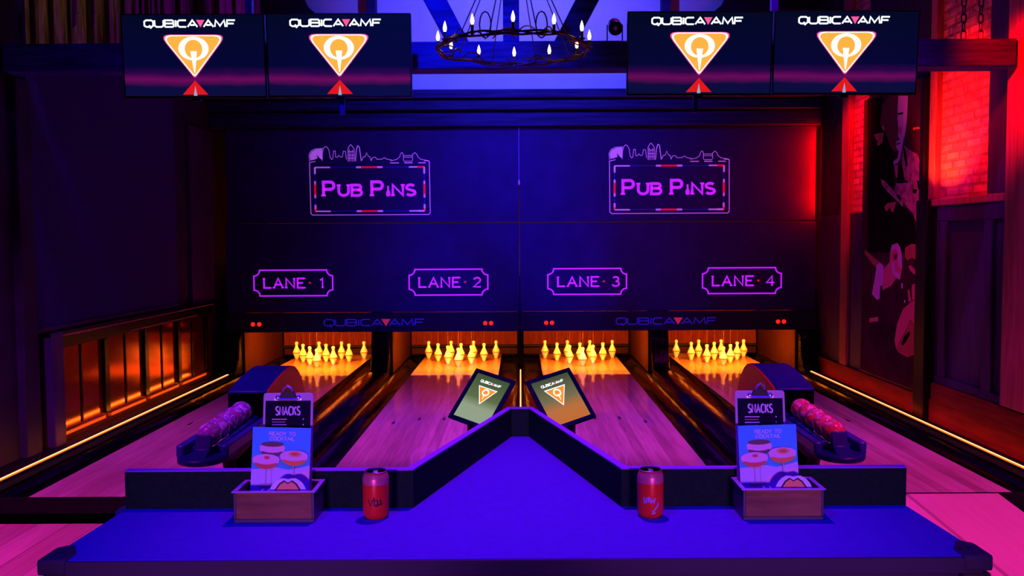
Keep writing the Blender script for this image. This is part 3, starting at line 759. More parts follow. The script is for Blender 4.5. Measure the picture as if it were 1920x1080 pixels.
# ================================================================== televisions
def emblem_parts(parent, k, white, orange, outline, y, full=True):
    """triangle emblem with a Q whose tail is a skittle; k = metres per drawing unit, origin at the triangle's middle"""
    e = MB()
    def rounded(sc):
        P3 = [Vector((-60, 38)), Vector((60, 38)), Vector((0, -38))]
        cen = Vector((0, 12)); P3 = [cen + (p - cen) * sc for p in P3]; out = []
        for i in range(3):
            p = P3[i]; a = (P3[i - 1] - p).normalized(); b = (P3[(i + 1) % 3] - p).normalized(); r = 20 if i < 2 else 5
            for q in range(5):
                s_ = q / 4; out.append(p + a * r * (1 - s_) ** 2 + b * r * s_ ** 2)
        return [(v.x * k, v.y * k) for v in out]
    e.mat(2).flat(rounded(1.05), y); e.mat(0).flat(rounded(1.0), y - 0.0006); e.mat(1).flat(rounded(0.945), y - 0.0012)
    n = 28; ro = []; ri = []
    for i in range(n):
        a = 2 * PI * i / n
        ro.append((28 * k * math.cos(a), (14 + 21.5 * math.sin(a)) * k)); ri.append((16.5 * k * math.cos(a), (13 + 17 * math.sin(a)) * k))
    e.mat(0).add([(p[0], y - 0.0018, p[1]) for p in ro] + [(p[0], y - 0.0018, p[1]) for p in ri], [(i, (i + 1) % n, n + (i + 1) % n, n + i) for i in range(n)])
    e.mat(0).flat([(-6 * k, 9 * k), (6 * k, 9 * k), (4 * k, -8 * k), (1.2 * k, -30 * k), (-0.4 * k, -30 * k), (-3.5 * k, -8 * k)], y - 0.0024)
    e.build('emblem', [white, orange, outline], parent, recalc=False)


tv_rot = Matrix.Rotation(math.radians(4.0), 3, 'X')
def television(label, cx, cz, w_, tilt=0.0):
    rot = Matrix.Rotation(tilt, 3, 'Y') @ Matrix.Rotation(math.radians(4), 3, 'X')
    t = thing('television', label, 'television', (cx, 6.0, cz), rot, 'televisions showing the orange emblem')
    hw, hh = w_ / 2, 0.277
    MB().box(-hw, hw, 0.004, 0.045, -hh, hh).box(-hw * .7, hw * .7, 0.045, 0.075, -hh * .75, hh * .6).build('casing', M['bezel'], t, 0.006)
    b = 0.008
    MB().box(-hw, -hw + b, -0.004, 0.006, -hh, hh).box(hw - b, hw, -0.004, 0.006, -hh, hh).box(-hw + b, hw - b, -0.004, 0.006, hh - b, hh).box(-hw + b, hw - b, -0.004, 0.006, -hh, -hh + 0.014).build('bezel', M['bezel'], t, 0.002)
    s = MB().flat([(-hw + b, -hh + .014), (hw - b, -hh + .014), (hw - b, hh - b), (-hw + b, hh - b)], 0.002).build('screen', M['tv_screen'], t, recalc=False)
    k = 0.00362
    a = MB(); c = MB(); brand_line(a, c, -0.02, 0.214, 0.043, 0.605, 0.0105, -0.0005)
    a.build('lettering', M['white_glow'], s, recalc=False); c.build('letter_triangle', M['pink_glow'], s, recalc=False)
    e = bpy.data.objects.new('logo', None)
    mbx = MB()
    # big emblem, lifted a little above the middle of the screen
    sub = MB()
    emblem_parts(s, k, M['white_glow'], M['orange_glow'], M['pink_glow'], -0.0005)
    r = MB()
    r.mat(0).flat([(0, -44 * k), (24 * k, -70 * k), (-24 * k, -70 * k)], -0.0006)
    r.mat(1).flat([(0, -54 * k), (3.4 * k, -72 * k), (-3.4 * k, -72 * k)], -0.0012)
    r.build('mirrored_emblem', [M['red_glow'], M['grey_glow']], s, recalc=False)
    MB().box(-0.03, 0.03, 0.004, 0.03, -hh - 0.02, -hh).build('sensor', M['bezel'], t, 0.003)
    return t
television('large television beside the brown drapes, first of the four in the row', -2.19, 2.846, 0.962, 0.004)
television('second large television from the brown drapes, next to the chandelier', -1.213, 2.846, 0.972, 0.004)
television('large television next to the small stage lamp on the beam', 1.213, 2.846, 0.975, 0.004)
television('large television beside the red lit brick, last of the four in the row', 2.197, 2.846, 0.975, 0.004)
def mount(label, x, x0, x1):
    t = thing('tv_mount', label, 'mount', (x, 6.14, 5.2))
    MB().box(x - 0.024, x + 0.024, 6.14, 6.19, 2.8, 5.2).build('pole', M['rail_blue'], t, 0.004, world=True)
    MB().box(x0, x1, 6.10, 6.14, 2.82, 2.88).build('crossbar', M['metal_black'], t, 0.004, world=True)
mount('blue lit ceiling pole and bar carrying the pair of televisions over lanes one and two', -1.86, -2.5, -0.9)
mount('blue lit ceiling pole and bar carrying the pair of televisions over lanes three and four', 1.76, 0.9, 2.5)
for lab, x in (('short bracket stub under the second television from the drapes', -1.21), ('short bracket stub under the television beside the stage lamp', 1.2)):
    t = thing('cable_drop', lab, 'bracket', (x, 6.06, 2.46))
    MB().box(x - 0.017, x + 0.017, 6.05, 6.075, 2.46, 2.66).build('bar', M['rail_blue'], t, 0.004, world=True)
    MB().sphere((x, 6.06, 2.56), 0.008, 8).build('indicator', M['dot_red'], t, world=True)

# ================================================================== chandelier
CH = Vector((-0.035, 5.6, 2.80)); CR = 0.475
t = thing('chandelier', 'ring chandelier with twelve glowing candle bulbs hanging before the roof truss', 'chandelier', CH)
mb = MB()
for q in range(3):
    pts = []
    for i in range(60):
        a = 2 * PI * i / 60
        rr = CR + 0.012 * math.sin(a * (5 + q) + q * 2); zz = -0.005 + 0.014 * math.sin(a * (4 + 2 * q) + q)
        pts.append((rr * math.cos(a), rr * math.sin(a), zz))
    mb.tube(pts, 0.0065, 6, closed=True)
mb.build('ring', M['iron'], t)
mb = MB()
for i in range(26):
    a = 2 * PI * i / 26 + random.uniform(-.1, .1); b = a + random.uniform(-.5, .5)
    p0 = Vector((CR * math.cos(a), CR * math.sin(a), 0)); p1 = Vector(((CR - .1) * math.cos(b), (CR - .1) * math.sin(b), random.uniform(-.02, .03)))
    mid = (p0 + p1) / 2 + Vector((0, 0, random.uniform(-.02, .1)))
    pts = [p0 * (1 - s_) ** 2 + mid * 2 * s_ * (1 - s_) + p1 * s_ ** 2 for s_ in [q / 8 for q in range(9)]]
    mb.tube(pts, 0.0045, 5)
mb.build('twigs', M['iron'], t)
for i in range(12):
    a = 2 * PI * i / 12
    c = Vector((CR * math.cos(a), CR * math.sin(a), 0))
    k = MB().lathe([(.009, -.01), (.009, .05)], c, 10).lathe([(.012, .0), (.021, .006), (.021, .010), (.012, .012)], c, 12).build('candle', M['candle'], t)
    MB().lathe([(.006, .05), (.0105, .064), (.0115, .075), (.008, .093), (.003, .108), (.0005, .115)], c, 10).build('bulb', M['flame'], k)
for i in range(8):
    a = 2 * PI * (i + .5) / 8
    MB().tube([(CR * .8 * math.cos(a), CR * .8 * math.sin(a), 0.0), (0.02 * math.cos(a), 0.02 * math.sin(a), 0.78)], 0.004, 6).build('hanging_rod', M['iron'], t)
MB().tube([(0, 0, .77), (0, 0, 2.4)], 0.008, 6).lathe([(.01, .74), (.035, .77), (.03, .80), (.01, .82)], n=12).build('stem', M['iron'], t)
for s in (-1, 1):
    pts = [(s * (0.17 + 0.035 * math.sin(q / 12 * 2 * PI)), -0.2, 0.1 + 0.08 * -math.cos(q / 12 * 2 * PI)) for q in range(12)]
    MB().tube(pts, 0.005, 6, closed=True).build('loop', M['iron'], t)
l = bpy.data.lights.new('candle_glow', 'POINT'); l.energy = 0.6; l.color = (1, .6, .25); l.shadow_soft_size = 0.3
o = bpy.data.objects.new('candle_glow', l); COL.objects.link(o); o.location = (CH.x, CH.y, CH.z + 0.25)

# stage lamp standing on the tie beam
t = thing('stage_lamp', 'small black stage lamp standing on the roof truss beam', 'stage lamp', (0.685, 6.4, 3.005))
MB().box(-.055, .055, -.03, .03, 0, .012).box(-.058, -.05, -.012, .012, .012, .13).box(.05, .058, -.012, .012, .012, .13).build('yoke', M['metal_black'], t, 0.002)
R_ = Matrix.Rotation(math.radians(28), 3, 'X')
mb = MB().lathe([(.036, .05), (.045, .04), (.047, -.03), (.052, -.07), (.05, -.075), (.044, -.07)], (0, 0, 0), 18, 'y')
mb.v = [tuple(R_ @ Vector(v) + Vector((0, 0, .125))) for v in mb.v]
mb.build('lamp_body', M['metal_black'], t)
mb = MB().lathe([(.044, -.066), (.0001, -.072)], (0, 0, 0), 18, 'y'); mb.v = [tuple(R_ @ Vector(v) + Vector((0, 0, .125))) for v in mb.v]
mb.build('lens', M['alu'], t)

# ================================================================== right wall: mural and chains
t = thing('mural', 'tall dark mural of a suited figure with a raised hand on the wall', 'mural', (3.59, 8.5, 0.2))
MB().box(3.565, 3.598, 7.84, 9.2, 0.21, 3.02).build('board', M['ink_black'], t, 0.002, world=True)
PM = [mat('mural_brown', (0.16, 0.05, 0.05), .8, spec=0), mat('mural_skin_light', (0.9, 0.5, 0.75), .8, spec=0), mat('mural_jacket', (0.55, 0.20, 0.28), .8, spec=0, noise=0.5, nscale=16),
      mat('mural_skin', (0.85, 0.22, 0.25), .8, spec=0), mat('mural_shirt', (0.95, 0.45, 0.9), .8, spec=0), mat('mural_black', (0.010, 0.004, 0.008), .8, spec=0), mat('mural_rust', (0.62, 0.18, 0.12), .8, spec=0), mat('mural_shade', (0.06, 0.014, 0.034), .8, spec=0, noise=0.4, nscale=3)]
mb = MB()
mb.mat(7).add([(3.5635, 7.86, 0.225), (3.5635, 9.18, 0.225), (3.5635, 9.18, 3.0), (3.5635, 7.86, 3.0)], [(0, 1, 2, 3)])
def pm(k, oy, pts, lift=0):
    X = 3.562 - lift * 0.0012
    vs = [on_wall(1480 + p[0] / 4.354, oy + p[1] / 4.354, X) for p in pts]
    mb.mat(k).add([(X, v.y, v.z) for v in vs], [tuple(range(len(vs)))])
A_, B_ = 230, 478
pm(5, A_, [(640, -200), (760, -200), (800, 100), (850, 230), (860, 560), (930, 680), (1010, 760), (1050, 980), (960, 1060), (640, 1060)])
pm(0, A_, [(740, 0), (760, -150), (830, -220), (890, -220), (892, 100), (872, 170), (884, 232), (850, 236), (818, 180), (790, 90)], 1)
pm(6, A_, [(752, 30), (772, 20), (778, 60), (764, 66)], 2)
pm(6, A_, [(693, 96), (730, 86), (768, 80), (760, 160), (738, 182), (714, 190), (722, 150), (706, 140)], 1)
pm(1, A_, [(882, -60), (890, -220), (968, -220), (962, -60), (954, 30), (944, 96), (930, 150), (918, 232), (904, 292), (884, 330), (850, 344), (852, 312), (884, 290), (892, 236), (870, 196), (874, 152), (904, 136), (886, 112), (890, 60)], 2)
pm(5, A_, [(884, -78), (926, -86), (930, -70), (886, -60)], 3)
pm(3, A_, [(886, 40), (912, 30), (918, 70), (904, 100), (890, 84)], 3)
pm(5, A_, [(872, 172), (908, 160), (906, 172), (874, 182)], 3)
pm(3, A_, [(856, 346), (886, 344), (886, 400), (880, 446), (870, 450), (862, 400)], 1)
pm(5, A_, [(886, 380), (918, 326), (940, 466), (976, 480), (930, 494), (878, 496)], 3)
pm(2, A_, [(936, 186), (990, 228), (1050, 262), (1076, 350), (1096, 470), (1114, 620), (1117, 760), (1112, 960), (1080, 930), (1050, 850), (1010, 740), (960, 690), (926, 640), (858, 556), (872, 492), (976, 490), (942, 466), (918, 326), (926, 240)], 2)
pm(5, A_, [(932, 190), (952, 228), (966, 350), (952, 362), (936, 280)], 3)
pm(2, A_, [(746, 455), (780, 478), (852, 556), (930, 648), (926, 688), (880, 640), (800, 562), (760, 512)], 3)
pm(5, A_, [(872, 590), (896, 586), (914, 622), (904, 634), (884, 618)], 4)
pm(6, A_, [(776, 690), (800, 656), (872, 645), (850, 732), (832, 724), (818, 690), (800, 722), (784, 716)], 2)
pm(5, A_, [(1008, 540), (1046, 546), (1032, 582), (1006, 570)], 3)
pm(5, A_, [(1044, 650), (1064, 640), (1072, 740), (1050, 722)], 3)
pm(5, A_, [(1040, 470), (1058, 476), (1066, 560), (1050, 540)], 3)
pm(6, A_, [(1008, 40), (1060, 34), (1066, 50), (1030, 54), (1012, 66)], 1)
for a, b in ((1088, 92), (1080, 218)): pm(4, A_, [(a - 8, b - 12), (a + 8, b - 14), (a + 12, b + 6), (a - 2, b + 16)], 1)
pm(6, B_, [(612, -40), (640, -24), (700, 30), (764, 80), (722, 112), (680, 76), (616, -10)], 1)
pm(3, B_, [(824, -30), (850, -84), (884, -96), (906, -60), (918, -10), (922, 100), (904, 200), (872, 190), (832, 250), (760, 290), (758, 200), (772, 110), (818, 60)], 1)
pm(1, B_, [(836, -80), (880, -98), (904, -62), (920, 30), (916, 108), (892, 98), (882, 40), (888, -20), (866, -50), (840, -30), (828, -44)], 2)
pm(1, B_, [(834, 60), (858, 54), (866, 128), (906, 160), (900, 202), (872, 186), (842, 150)], 2)
pm(0, B_, [(850, 0), (878, -10), (880, 30), (858, 44)], 3)
pm(4, B_, [(712, 84), (738, 64), (770, 92), (766, 200), (758, 252), (742, 250), (736, 360), (714, 366), (674, 320), (690, 230), (704, 150)], 2)
pm(6, B_, [(945, -60), (1000, -92), (1060, -80), (1078, 0), (1060, 84), (1040, 40), (1000, 24), (962, 44), (943, 10)], 1)
pm(3, B_, [(970, 92), (996, 84), (1052, 150), (1040, 176), (990, 132)], 2)
pm(3, B_, [(964, 290), (980, 284), (996, 382), (974, 382)], 1)
pm(3, B_, [(1000, 244), (1024, 234), (1036, 280), (1032, 362), (1004, 372), (998, 290)], 1)
pm(4, B_, [(914, 230), (926, 230), (926, 274), (914, 274)], 1); pm(4, B_, [(936, 368), (946, 368), (946, 390), (936, 390)], 1)
pm(3, B_, [(1099, 335), (1092, 640), (1040, 590), (986, 530), (960, 600), (912, 690), (870, 760), (858, 700), (880, 560), (930, 440), (1000, 380)], 2)
pm(6, B_, [(986, 536), (1092, 648), (1062, 740), (1032, 810), (960, 836), (900, 802), (868, 760), (914, 696), (960, 612)], 1)
pm(5, B_, [(914, 722), (940, 660), (980, 620), (986, 650), (950, 710), (924, 742)], 3)
pm(3, B_, [(654, 516), (725, 505), (727, 540), (655, 552)], 1)
mb.build('picture', PM, t, world=True, recalc=False)


def chain(label, x, y, z0, n):
    t = thing('chain', label, 'chain', (x, y, z0))
    for i in range(n):
        L = 0.052; r = 0.016; pts = []
        for q in range(6): a = PI * q / 5; pts.append((r * math.cos(a), 0, L / 2 + r * math.sin(a) - .008))
        for q in range(6): a = PI + PI * q / 5; pts.append((r * math.cos(a), 0, -L / 2 + r * math.sin(a) + .008))
        if i % 2: pts = [(0, p[0], p[2]) for p in pts]
        MB().tube([(p[0], p[1], p[2] + 0.035 + i * 0.058) for p in pts], 0.0055, 6, closed=True).build('link', M['iron'], t)
p = at_depth(1806, 75, 6.4); chain('iron chain hanging before the red lit brick, nearer the televisions', p.x, 6.4, p.z, 11)
p = at_depth(1838, 75, 6.4); chain('iron chain hanging before the red lit brick, nearer the red post', p.x, 6.4, p.z, 11)

# left wall: big acoustic board; brown drapes above the beam
t = thing('wall_board', 'large plain dark acoustic board above the lacquered wainscot', 'wall board', (X_L + 0.02, 7.95, 0.95))
MB().box(X_L + 0.002, X_L + 0.03, 6.62, 9.42, 0.945, 3.3).build('cloth_face', M['board'], t, 0.004, world=True)
MB().box(X_L + 0.002, X_L + 0.045, 6.6, 9.44, 0.91, 0.945).build('bottom_batten', M['panel'], t, 0.004, world=True)
mb = MB(); n = 60
vs = []
for z in (3.02, 5.19):
    for q in range(n + 1):
        u = q / n; vs.append((-3.66 + 1.75 * u, 6.62 + 0.035 * math.sin(q * 1.35) + 0.015 * math.sin(q * 3.1), z))
mb.add(vs, [(q, q + 1, n + 2 + q, n + 1 + q) for q in range(n)])
o = mb.build('drape', M['drape']); tag(o, 'dim brown drape hanging behind the beam, with ropes before it', 'drape')
for q, (px, ln) in enumerate(((100, 0), (135, 0), (166, 84), (196, 70), (229, 20), (260, 10))):
    p = at_depth(px, ln, 6.2)
    o = MB().tube([(p.x, 6.56, 5.19), (p.x + 0.01, 6.55, 4.2), (p.x - 0.006, 6.55, max(3.02, p.z)), ], 0.012, 6).build('hanging_rope', M['rope'])
    tag(o, ('outermost thin brown rope hanging on the drape above the beam', 'second brown rope from the wall hanging on the drape', 'third brown rope from the wall hanging on the drape', 'fourth brown rope hanging on the drape, short of the television', 'brown rope hanging on the drape just above the television corner', 'brown rope hanging on the drape behind the television top')[q], 'rope', 'ropes hanging on the drape')

# ================================================================== ball returns
def ball_return(sgn, lab):
    cx = sgn * 1.69
    t = thing('ball_return', lab, 'ball return', (cx, 5.4, 0))
    hw = 0.128
    prof = [(5.38, 0.09), (5.38, 0.68)]
    prof += [(5.38 + 0.98 * q / 12, 0.68 + 0.075 * math.sin(PI * min(1, q / 7) / 2) - (0.30 * ((q - 7) / 5) ** 2 if q > 7 else 0)) for q in range(1, 13)]
    prof += [(6.36, 0.09)]
    MB().prism(prof, 'x', cx - hw + .008, cx + hw - .008).build('hood', M['hood_dark'], t, 0.01, world=True)
    MB().box(cx - .112, cx + .112, 5.366, 5.382, .12, .665).build('ball_exit', M['void_black'], t, 0.004, world=True)
    for s in (-sgn,):
        x0 = cx + s * (hw - .01); x1 = cx + s * (hw + .003)
        pts = [(y_, z_) for y_, z_ in prof[1:-1]]
        MB().prism([(5.392, 0.36)] + [(5.392 if i == 0 else min(y_, 6.35), z_ - .004) for i, (y_, z_) in enumerate(pts)] + [(6.36, 0.36)], 'x', min(x0, x1), max(x0, x1)).build('side_disc', M['hood_red'], t, 0.004, world=True)
    for s in (-1, 1):
        MB().tube([(cx + s * .055, 5.36, .513), (cx + s * .055, 4.67, .492)], .020, 10).build('rail', M['rail_blue'], t, world=True)
        MB().box(cx + s * .118 - .022, cx + s * .118 + .022, 4.60, 5.39, .455, .525).build('side_rail', M['rail_blue'], t, 0.012, world=True)
    # rounded end shoe with an upright stop
    n = 12
    pl = [(cx + .135 * math.cos(PI + PI * q / n), 4.64 + .16 * math.sin(PI + PI * q / n)) for q in range(n + 1)] + [(cx + .135, 4.78), (cx - .135, 4.78)]
    MB().prism(pl, 'z', .435, .47).build('end_shoe', M['hood_dark'], t, 0.012, world=True)
    MB().prism([(4.53, .468), (4.60, .50), (4.632, .572), (4.642, .572), (4.652, .468)], 'x', cx - .042, cx + .042).build('stop', M['hood_dark'], t, 0.014, world=True)
    MB().prism([(4.7, .43), (5.38, .43), (5.38, .40), (4.95, .36), (4.72, .40)], 'x', cx - .08, cx + .08).build('underside', M['black'], t, 0.008, world=True)
    MB().tube([(cx, 4.98, .40), (cx, 5.03, .3), (cx, 5.16, .15), (cx, 5.25, .0), (cx, 5.26, -.15)], [.03, .035, .045, .05, .055], 12).lathe([(.14, -.163), (.13, -.15), (.05, -.13)], (cx, 5.26, 0), 20).build('curved_leg', M['black'], t, world=True)
ball_return(-1, 'ball return with blue hood and red side between lanes one and two')
ball_return(1, 'ball return with blue hood and red side between lanes three and four')


def swirl_mat(name, c1, c2, c3, sc):
    m = bpy.data.materials.new(name); m.use_nodes = True
    nt = m.node_tree; N = nt.nodes.new; L = nt.links.new; b = nt.nodes['Principled BSDF']
    tc = N('ShaderNodeTexCoord'); oi = N('ShaderNodeObjectInfo'); ad = N('ShaderNodeVectorMath')
    sc_ = N('ShaderNodeVectorMath'); sc_.operation = 'SCALE'; sc_.inputs['Scale'].default_value = 7.0
    cb = N('ShaderNodeCombineXYZ'); L(oi.outputs['Random'], cb.inputs[0]); L(oi.outputs['Random'], cb.inputs[2]); L(cb.outputs[0], sc_.inputs[0])
    L(tc.outputs['Object'], ad.inputs[0]); L(sc_.outputs[0], ad.inputs[1])
    ns = N('ShaderNodeTexNoise'); ns.inputs['Scale'].default_value = sc; ns.inputs['Distortion'].default_value = 3.2; ns.inputs['Detail'].default_value = 2
    L(ad.outputs[0], ns.inputs['Vector'])
    r = N('ShaderNodeValToRGB'); e = r.color_ramp.elements; e.new(.5)
    e[0].position = .38; e[0].color = c1; e[1].position = .5; e[1].color = c2; e[2].position = .6; e[2].color = c3
    L(ns.outputs['Fac'], r.inputs[0]); L(r.outputs[0], b.inputs['Base Color'])
    b.inputs['Roughness'].default_value = .12; b.inputs['Coat Weight'].default_value = .5
    return m
M['ball_l'] = swirl_mat('swirled_lilac_ball', (.8, .7, .95, 1), (.25, .12, .5, 1), (.5, .12, .25, 1), 12)
M['ball_r'] = swirl_mat('swirled_red_ball', (.8, .12, .1, 1), (.5, .06, .08, 1), (.8, .5, .6, 1), 14)
BN = ('nearest the rounded end', 'second from the end', 'third and middle', 'fourth from the end', 'nearest the hood')
for sgn, key, colr, lanes in ((-1, 'ball_l', 'lilac', 'lanes one and two'), (1, 'ball_r', 'red', 'lanes three and four')):
    p0 = tag(MB().sphere((0, 0, 0), .064, 28).build('bowling_ball', M[key], smooth=80), 'x', 'bowling ball')
    for q in range(5):
        b = p0 if q == 0 else p0.copy()
        if q: COL.objects.link(b)
        b.location = (sgn * 1.69, 4.722 + q * 0.1345, .557 + q * 0.004)
        b.rotation_euler = (q * 1.1, q * 2.3, q * .7)
        tag(b, 'swirled %s bowling ball %s on the return between %s' % (colr, BN[q], lanes), 'bowling ball', 'bowling balls on the return by ' + lanes)

# ================================================================== bar table with V-shaped backsplash
ZT = 0.916
t = thing('bar_table', 'blue lit bar table with a V shaped backsplash pointing at the lanes', 'table', (0, 2.1, -0.165))
top = [(-1.03, 1.86), (1.0, 1.86), (0.985, 2.235), (0.262, 2.235), (0.03, 3.06), (-0.04, 3.06), (-0.285, 2.235), (-1.015, 2.235)]
MB().prism(top, 'z', ZT - 0.035, ZT).build('tabletop', M['table'], t, 0.003, world=True)
MB().box(-1.02, 0.99, 1.852, 1.8595, ZT - 0.036, ZT - 0.001).build('front_edge', M['table_edge'], t, 0.002, world=True)
MB().box(-1.0, 0.975, 1.875, 1.9, ZT - 0.16, ZT - 0.037).build('apron', M['table_edge'], t, 0.003, world=True)
inner = [(-1.015, 2.222), (-0.277, 2.222), (-0.034, 3.036), (0.026, 3.036), (0.255, 2.222), (0.985, 2.222)]
outer = [(0.985, 2.243), (0.271, 2.243), (0.04, 3.058), (-0.048, 3.058), (-0.293, 2.243), (-1.015, 2.243)]
MB().prism(inner + outer, 'z', ZT - 0.03, 1.0125).build('backsplash', M['splash'], t, 0, world=True)
MB().prism(inner + outer, 'z', 1.0125, 1.016).build('top_lit_edge', M['lit_edge'], t, 0, world=True)  # thin cap painting the light along the backsplash rim
for s, x in ((-1, -1.03), (1, 1.0)):
    a, b = sorted((x - s * .052, x + s * .01))
    MB().prism([(a, 1.848), (b, 1.848), (b, 1.93), ((a + b) / 2, 1.955), (a, 1.90)] if s > 0 else [(b, 1.848), (a, 1.848), (a, 1.93), ((a + b) / 2, 1.955), (b, 1.90)], 'z', ZT - 0.03, ZT + 0.005).build('corner_cap', M['table_edge'], t, 0.006, world=True)
    MB().prism([(a, 1.853), (b, 1.853), (b, 1.93), (a, 1.93)], 'z', ZT - 0.075, ZT - 0.036).build('corner_block', M['table_edge'], t, 0.006, world=True)
    for dx in (0.02, 0.042):
        MB().lathe([(.004, 0), (.003, .003), (.0001, .0035)], (x - s * dx, 1.90 - dx * .3, ZT + .005), 10).build('screw', M['metal_black'], t, world=True)
for x in (-0.8, 0.78):
    MB().box(x - .05, x + .05, 1.98, 2.12, -0.165, ZT - 0.035).build('leg', M['black'], t, 0.006, world=True)
MB().box(-0.1, 0.09, 2.3, 2.8, -0.165, ZT - 0.035).build('pedestal', M['black'], t, 0.006, world=True)

# ================================================================== tablets
def frame_rot(ax_x, ax_z):
    x = Vector(ax_x).normalized(); z = Vector(ax_z); z = (z - x * z.dot(x)).normalized(); y = z.cross(x)
    return Matrix((x, y, z)).transposed()
M['tab_green'] = screen_mat('tablet_picture_green', [(0, C(150, 165, 140)), (.3, C(150, 165, 135)), (.5, C(96, 112, 70)), (1, C(66, 86, 50))], 2, -.1, .1, 0.95)
M['tab_reflection'] = screen_mat('tablet_picture_reflection', [(0, C(200, 110, 50)), (.3, C(190, 115, 60)), (.52, C(120, 112, 80)), (1, C(66, 80, 52))], 2, -.1, .1, 0.95)  # amber lower end is a reflection painted into the screen picture
CR3 = CAM_M.to_3x3()
def tablet(lab, tl, tr, bl, a, b, Yd, scr):
    u = Vector((tr[0] - tl[0], tr[1] - tl[1], a)); v = Vector((bl[0] - tl[0], bl[1] - tl[1], b))
    def W(q): return CR3 @ Vector((q.x, -q.y, -q.z))
    c = (tl[0] + (u.x + v.x) / 2, tl[1] + (u.y + v.y) / 2)
    pos = at_depth(c[0], c[1], Yd)
    rot = frame_rot(W(u), -W(v))
    t = thing('tablet', lab, 'tablet', pos, rot)
    s = Yd / F_PX
    hw = u.length * s / 2; hh = v.length * s / 2
    MB().box(-hw, hw, 0.0015, .014, -hh, hh).build('casing', M['bezel'], t, 0.006)
    bz = .017
    MB().box(-hw, -hw + bz, -.002, .004, -hh, hh).box(hw - bz, hw, -.002, .004, -hh, hh).box(-hw + bz, hw - bz, -.002, .004, hh - bz, hh).box(-hw + bz, hw - bz, -.002, .004, -hh, -hh + bz).build('bezel', M['bezel'], t, 0.0015)
    sc = MB().flat([(-hw + bz, -hh + bz), (hw - bz, -hh + bz), (hw - bz, hh - bz), (-hw + bz, hh - bz)], .001).build('screen', scr, t, recalc=False)
    A = MB(); B = MB(); brand_line(A, B, 0, hh * .62, .0095, hw * .98, .0026, 0.0004)
    A.build('lettering', M['white_glow'], sc, recalc=False); B.build('letter_triangle', M['pink_glow'], sc, recalc=False)
    e = MB(); k = hw * 2 / 240; zc = hh * .16
    def tr_(sc_): return [(-56 * k * sc_, zc + 44 * k * sc_), (56 * k * sc_, zc + 44 * k * sc_), (0, zc - 60 * k * sc_)]
    e.mat(0).flat(tr_(1.0), .0004); e.mat(1).flat(tr_(.88), -.0001)
    n = 20
    ro = [(20 * k * math.cos(2 * PI * i / n), zc + (14 + 21 * math.sin(2 * PI * i / n)) * k) for i in range(n)]; ri = [(13 * k * math.cos(2 * PI * i / n), zc + (14 + 14 * math.sin(2 * PI * i / n)) * k) for i in range(n)]
    e.mat(0).add([(p[0], -.0005, p[1]) for p in ro + ri], [(i, (i + 1) % n, n + (i + 1) % n, n + i) for i in range(n)])
    e.mat(0).flat([(-3 * k, zc + 4 * k), (4 * k, zc + 4 * k), (2 * k, zc - 26 * k), (0, zc - 30 * k)], -.0008)
    e.build('emblem', [M['white_glow'], M['tab_orange']], sc, recalc=False)
    # stand: neck and foot clamped to the backsplash behind
    MB().box(-.028, .028, .014, .045, -hh * .7, hh * .2).build('back_plate', M['metal_black'], t, 0.004)
    return t, pos
M['tab_orange'] = glow('tablet_orange', (1.0, 0.30, 0.03), 1.0)
YT = 3.4
for lab, args in (('tilted black tablet with a plain green screen, behind the table arm towards lane two', ((891, 694), (968, 716), (840, 780), -34.3, -59.4, YT, M['tab_green'])),
                  ('tilted black tablet with an amber tinged screen, behind the table arm towards lane three', ((983, 717), (1069, 693), (1033, 803), 34.0, -59.4, YT, M['tab_reflection']))):
    t, pos = tablet(lab, *args)
    sg = -1 if pos.x < 0 else 1
    inv = t.matrix_world.inverted()
    q = pos + t.matrix_world.to_3x3() @ Vector((sg * .02, .045, -.06))
    MB().tube([inv @ q, inv @ (q + Vector((0, .03, -.06))), inv @ Vector((q.x, q.y + .03, -.14))], .024, 12).build('stand_post', M['metal_black'], t)
    MB().lathe([(.14, -.165), (.14, -.155), (.03, -.145)], (q.x, q.y + .03, 0), 24)
    fb = MB().lathe([(.14, -.165), (.14, -.155), (.03, -.145)], (q.x, q.y + .03, 0), 24); fb.v = [tuple(inv @ Vector(v)) for v in fb.v]
    fb.build('stand_foot', M['metal_black'], t)

# ================================================================== cans
def can(lab, x, y, ink, marks):
    t = thing('drink_can', lab, 'can', (x, y, ZT))
    R = .0325
    MB().lathe([(.022, .003), (.0245, 0), (.027, .002), (.0315, .009), (R, .014), (R, .098), (.0315, .103), (.0275, .112), (.0265, .1145)], n=32).build('body', M['can'], t)
    MB().lathe([(R + .0002, .0865), (R + .0002, .0975), (.0316, .1028), (.0278, .1118)], n=32, cap=False).build('shoulder_band', M['can_band'], t)
    MB().lathe([(.0265, .1145), (.0275, .1165), (.0262, .117), (.0245, .1135), (.0001, .1135)], n=32).build('lid', M['alu'], t)
    MB().box(-.006, .006, -.013, .009, .1137, .1155).build('pull_tab', M['alu'], t, .001)
    mb = MB()
    for pts, wd in marks:
        p3 = []; n = len(pts)
        L = MB().stroke(pts, wd)
        vs = []
        for (a, _, b) in L.v:
            an = -PI / 2 + a / R + (0.10 if x < 0 else -0.16)
            vs.append(((R + .0004) * math.cos(an), (R + .0004) * math.sin(an), .04 + b))
        mb.add(vs, L.f)
    mb.build('lettering', ink, t, recalc=False)
script = [([(-.018, .012), (-.012, -.004), (-.006, .012)], .003), ([(-.003, .018), (-.002, -.002), (.003, -.004), (.006, .002)], .0034), ([(-.006, .010), (.004, .011)], .0024), ([(.005, .012), (.007, -.002), (.012, .000), (.013, .012), (.014, -.002), (.019, .003)], .003)]
can('red drink can with black scribbled mark, by the bend near the lane one flank', -0.361, 2.150, M['ink_black'], script)
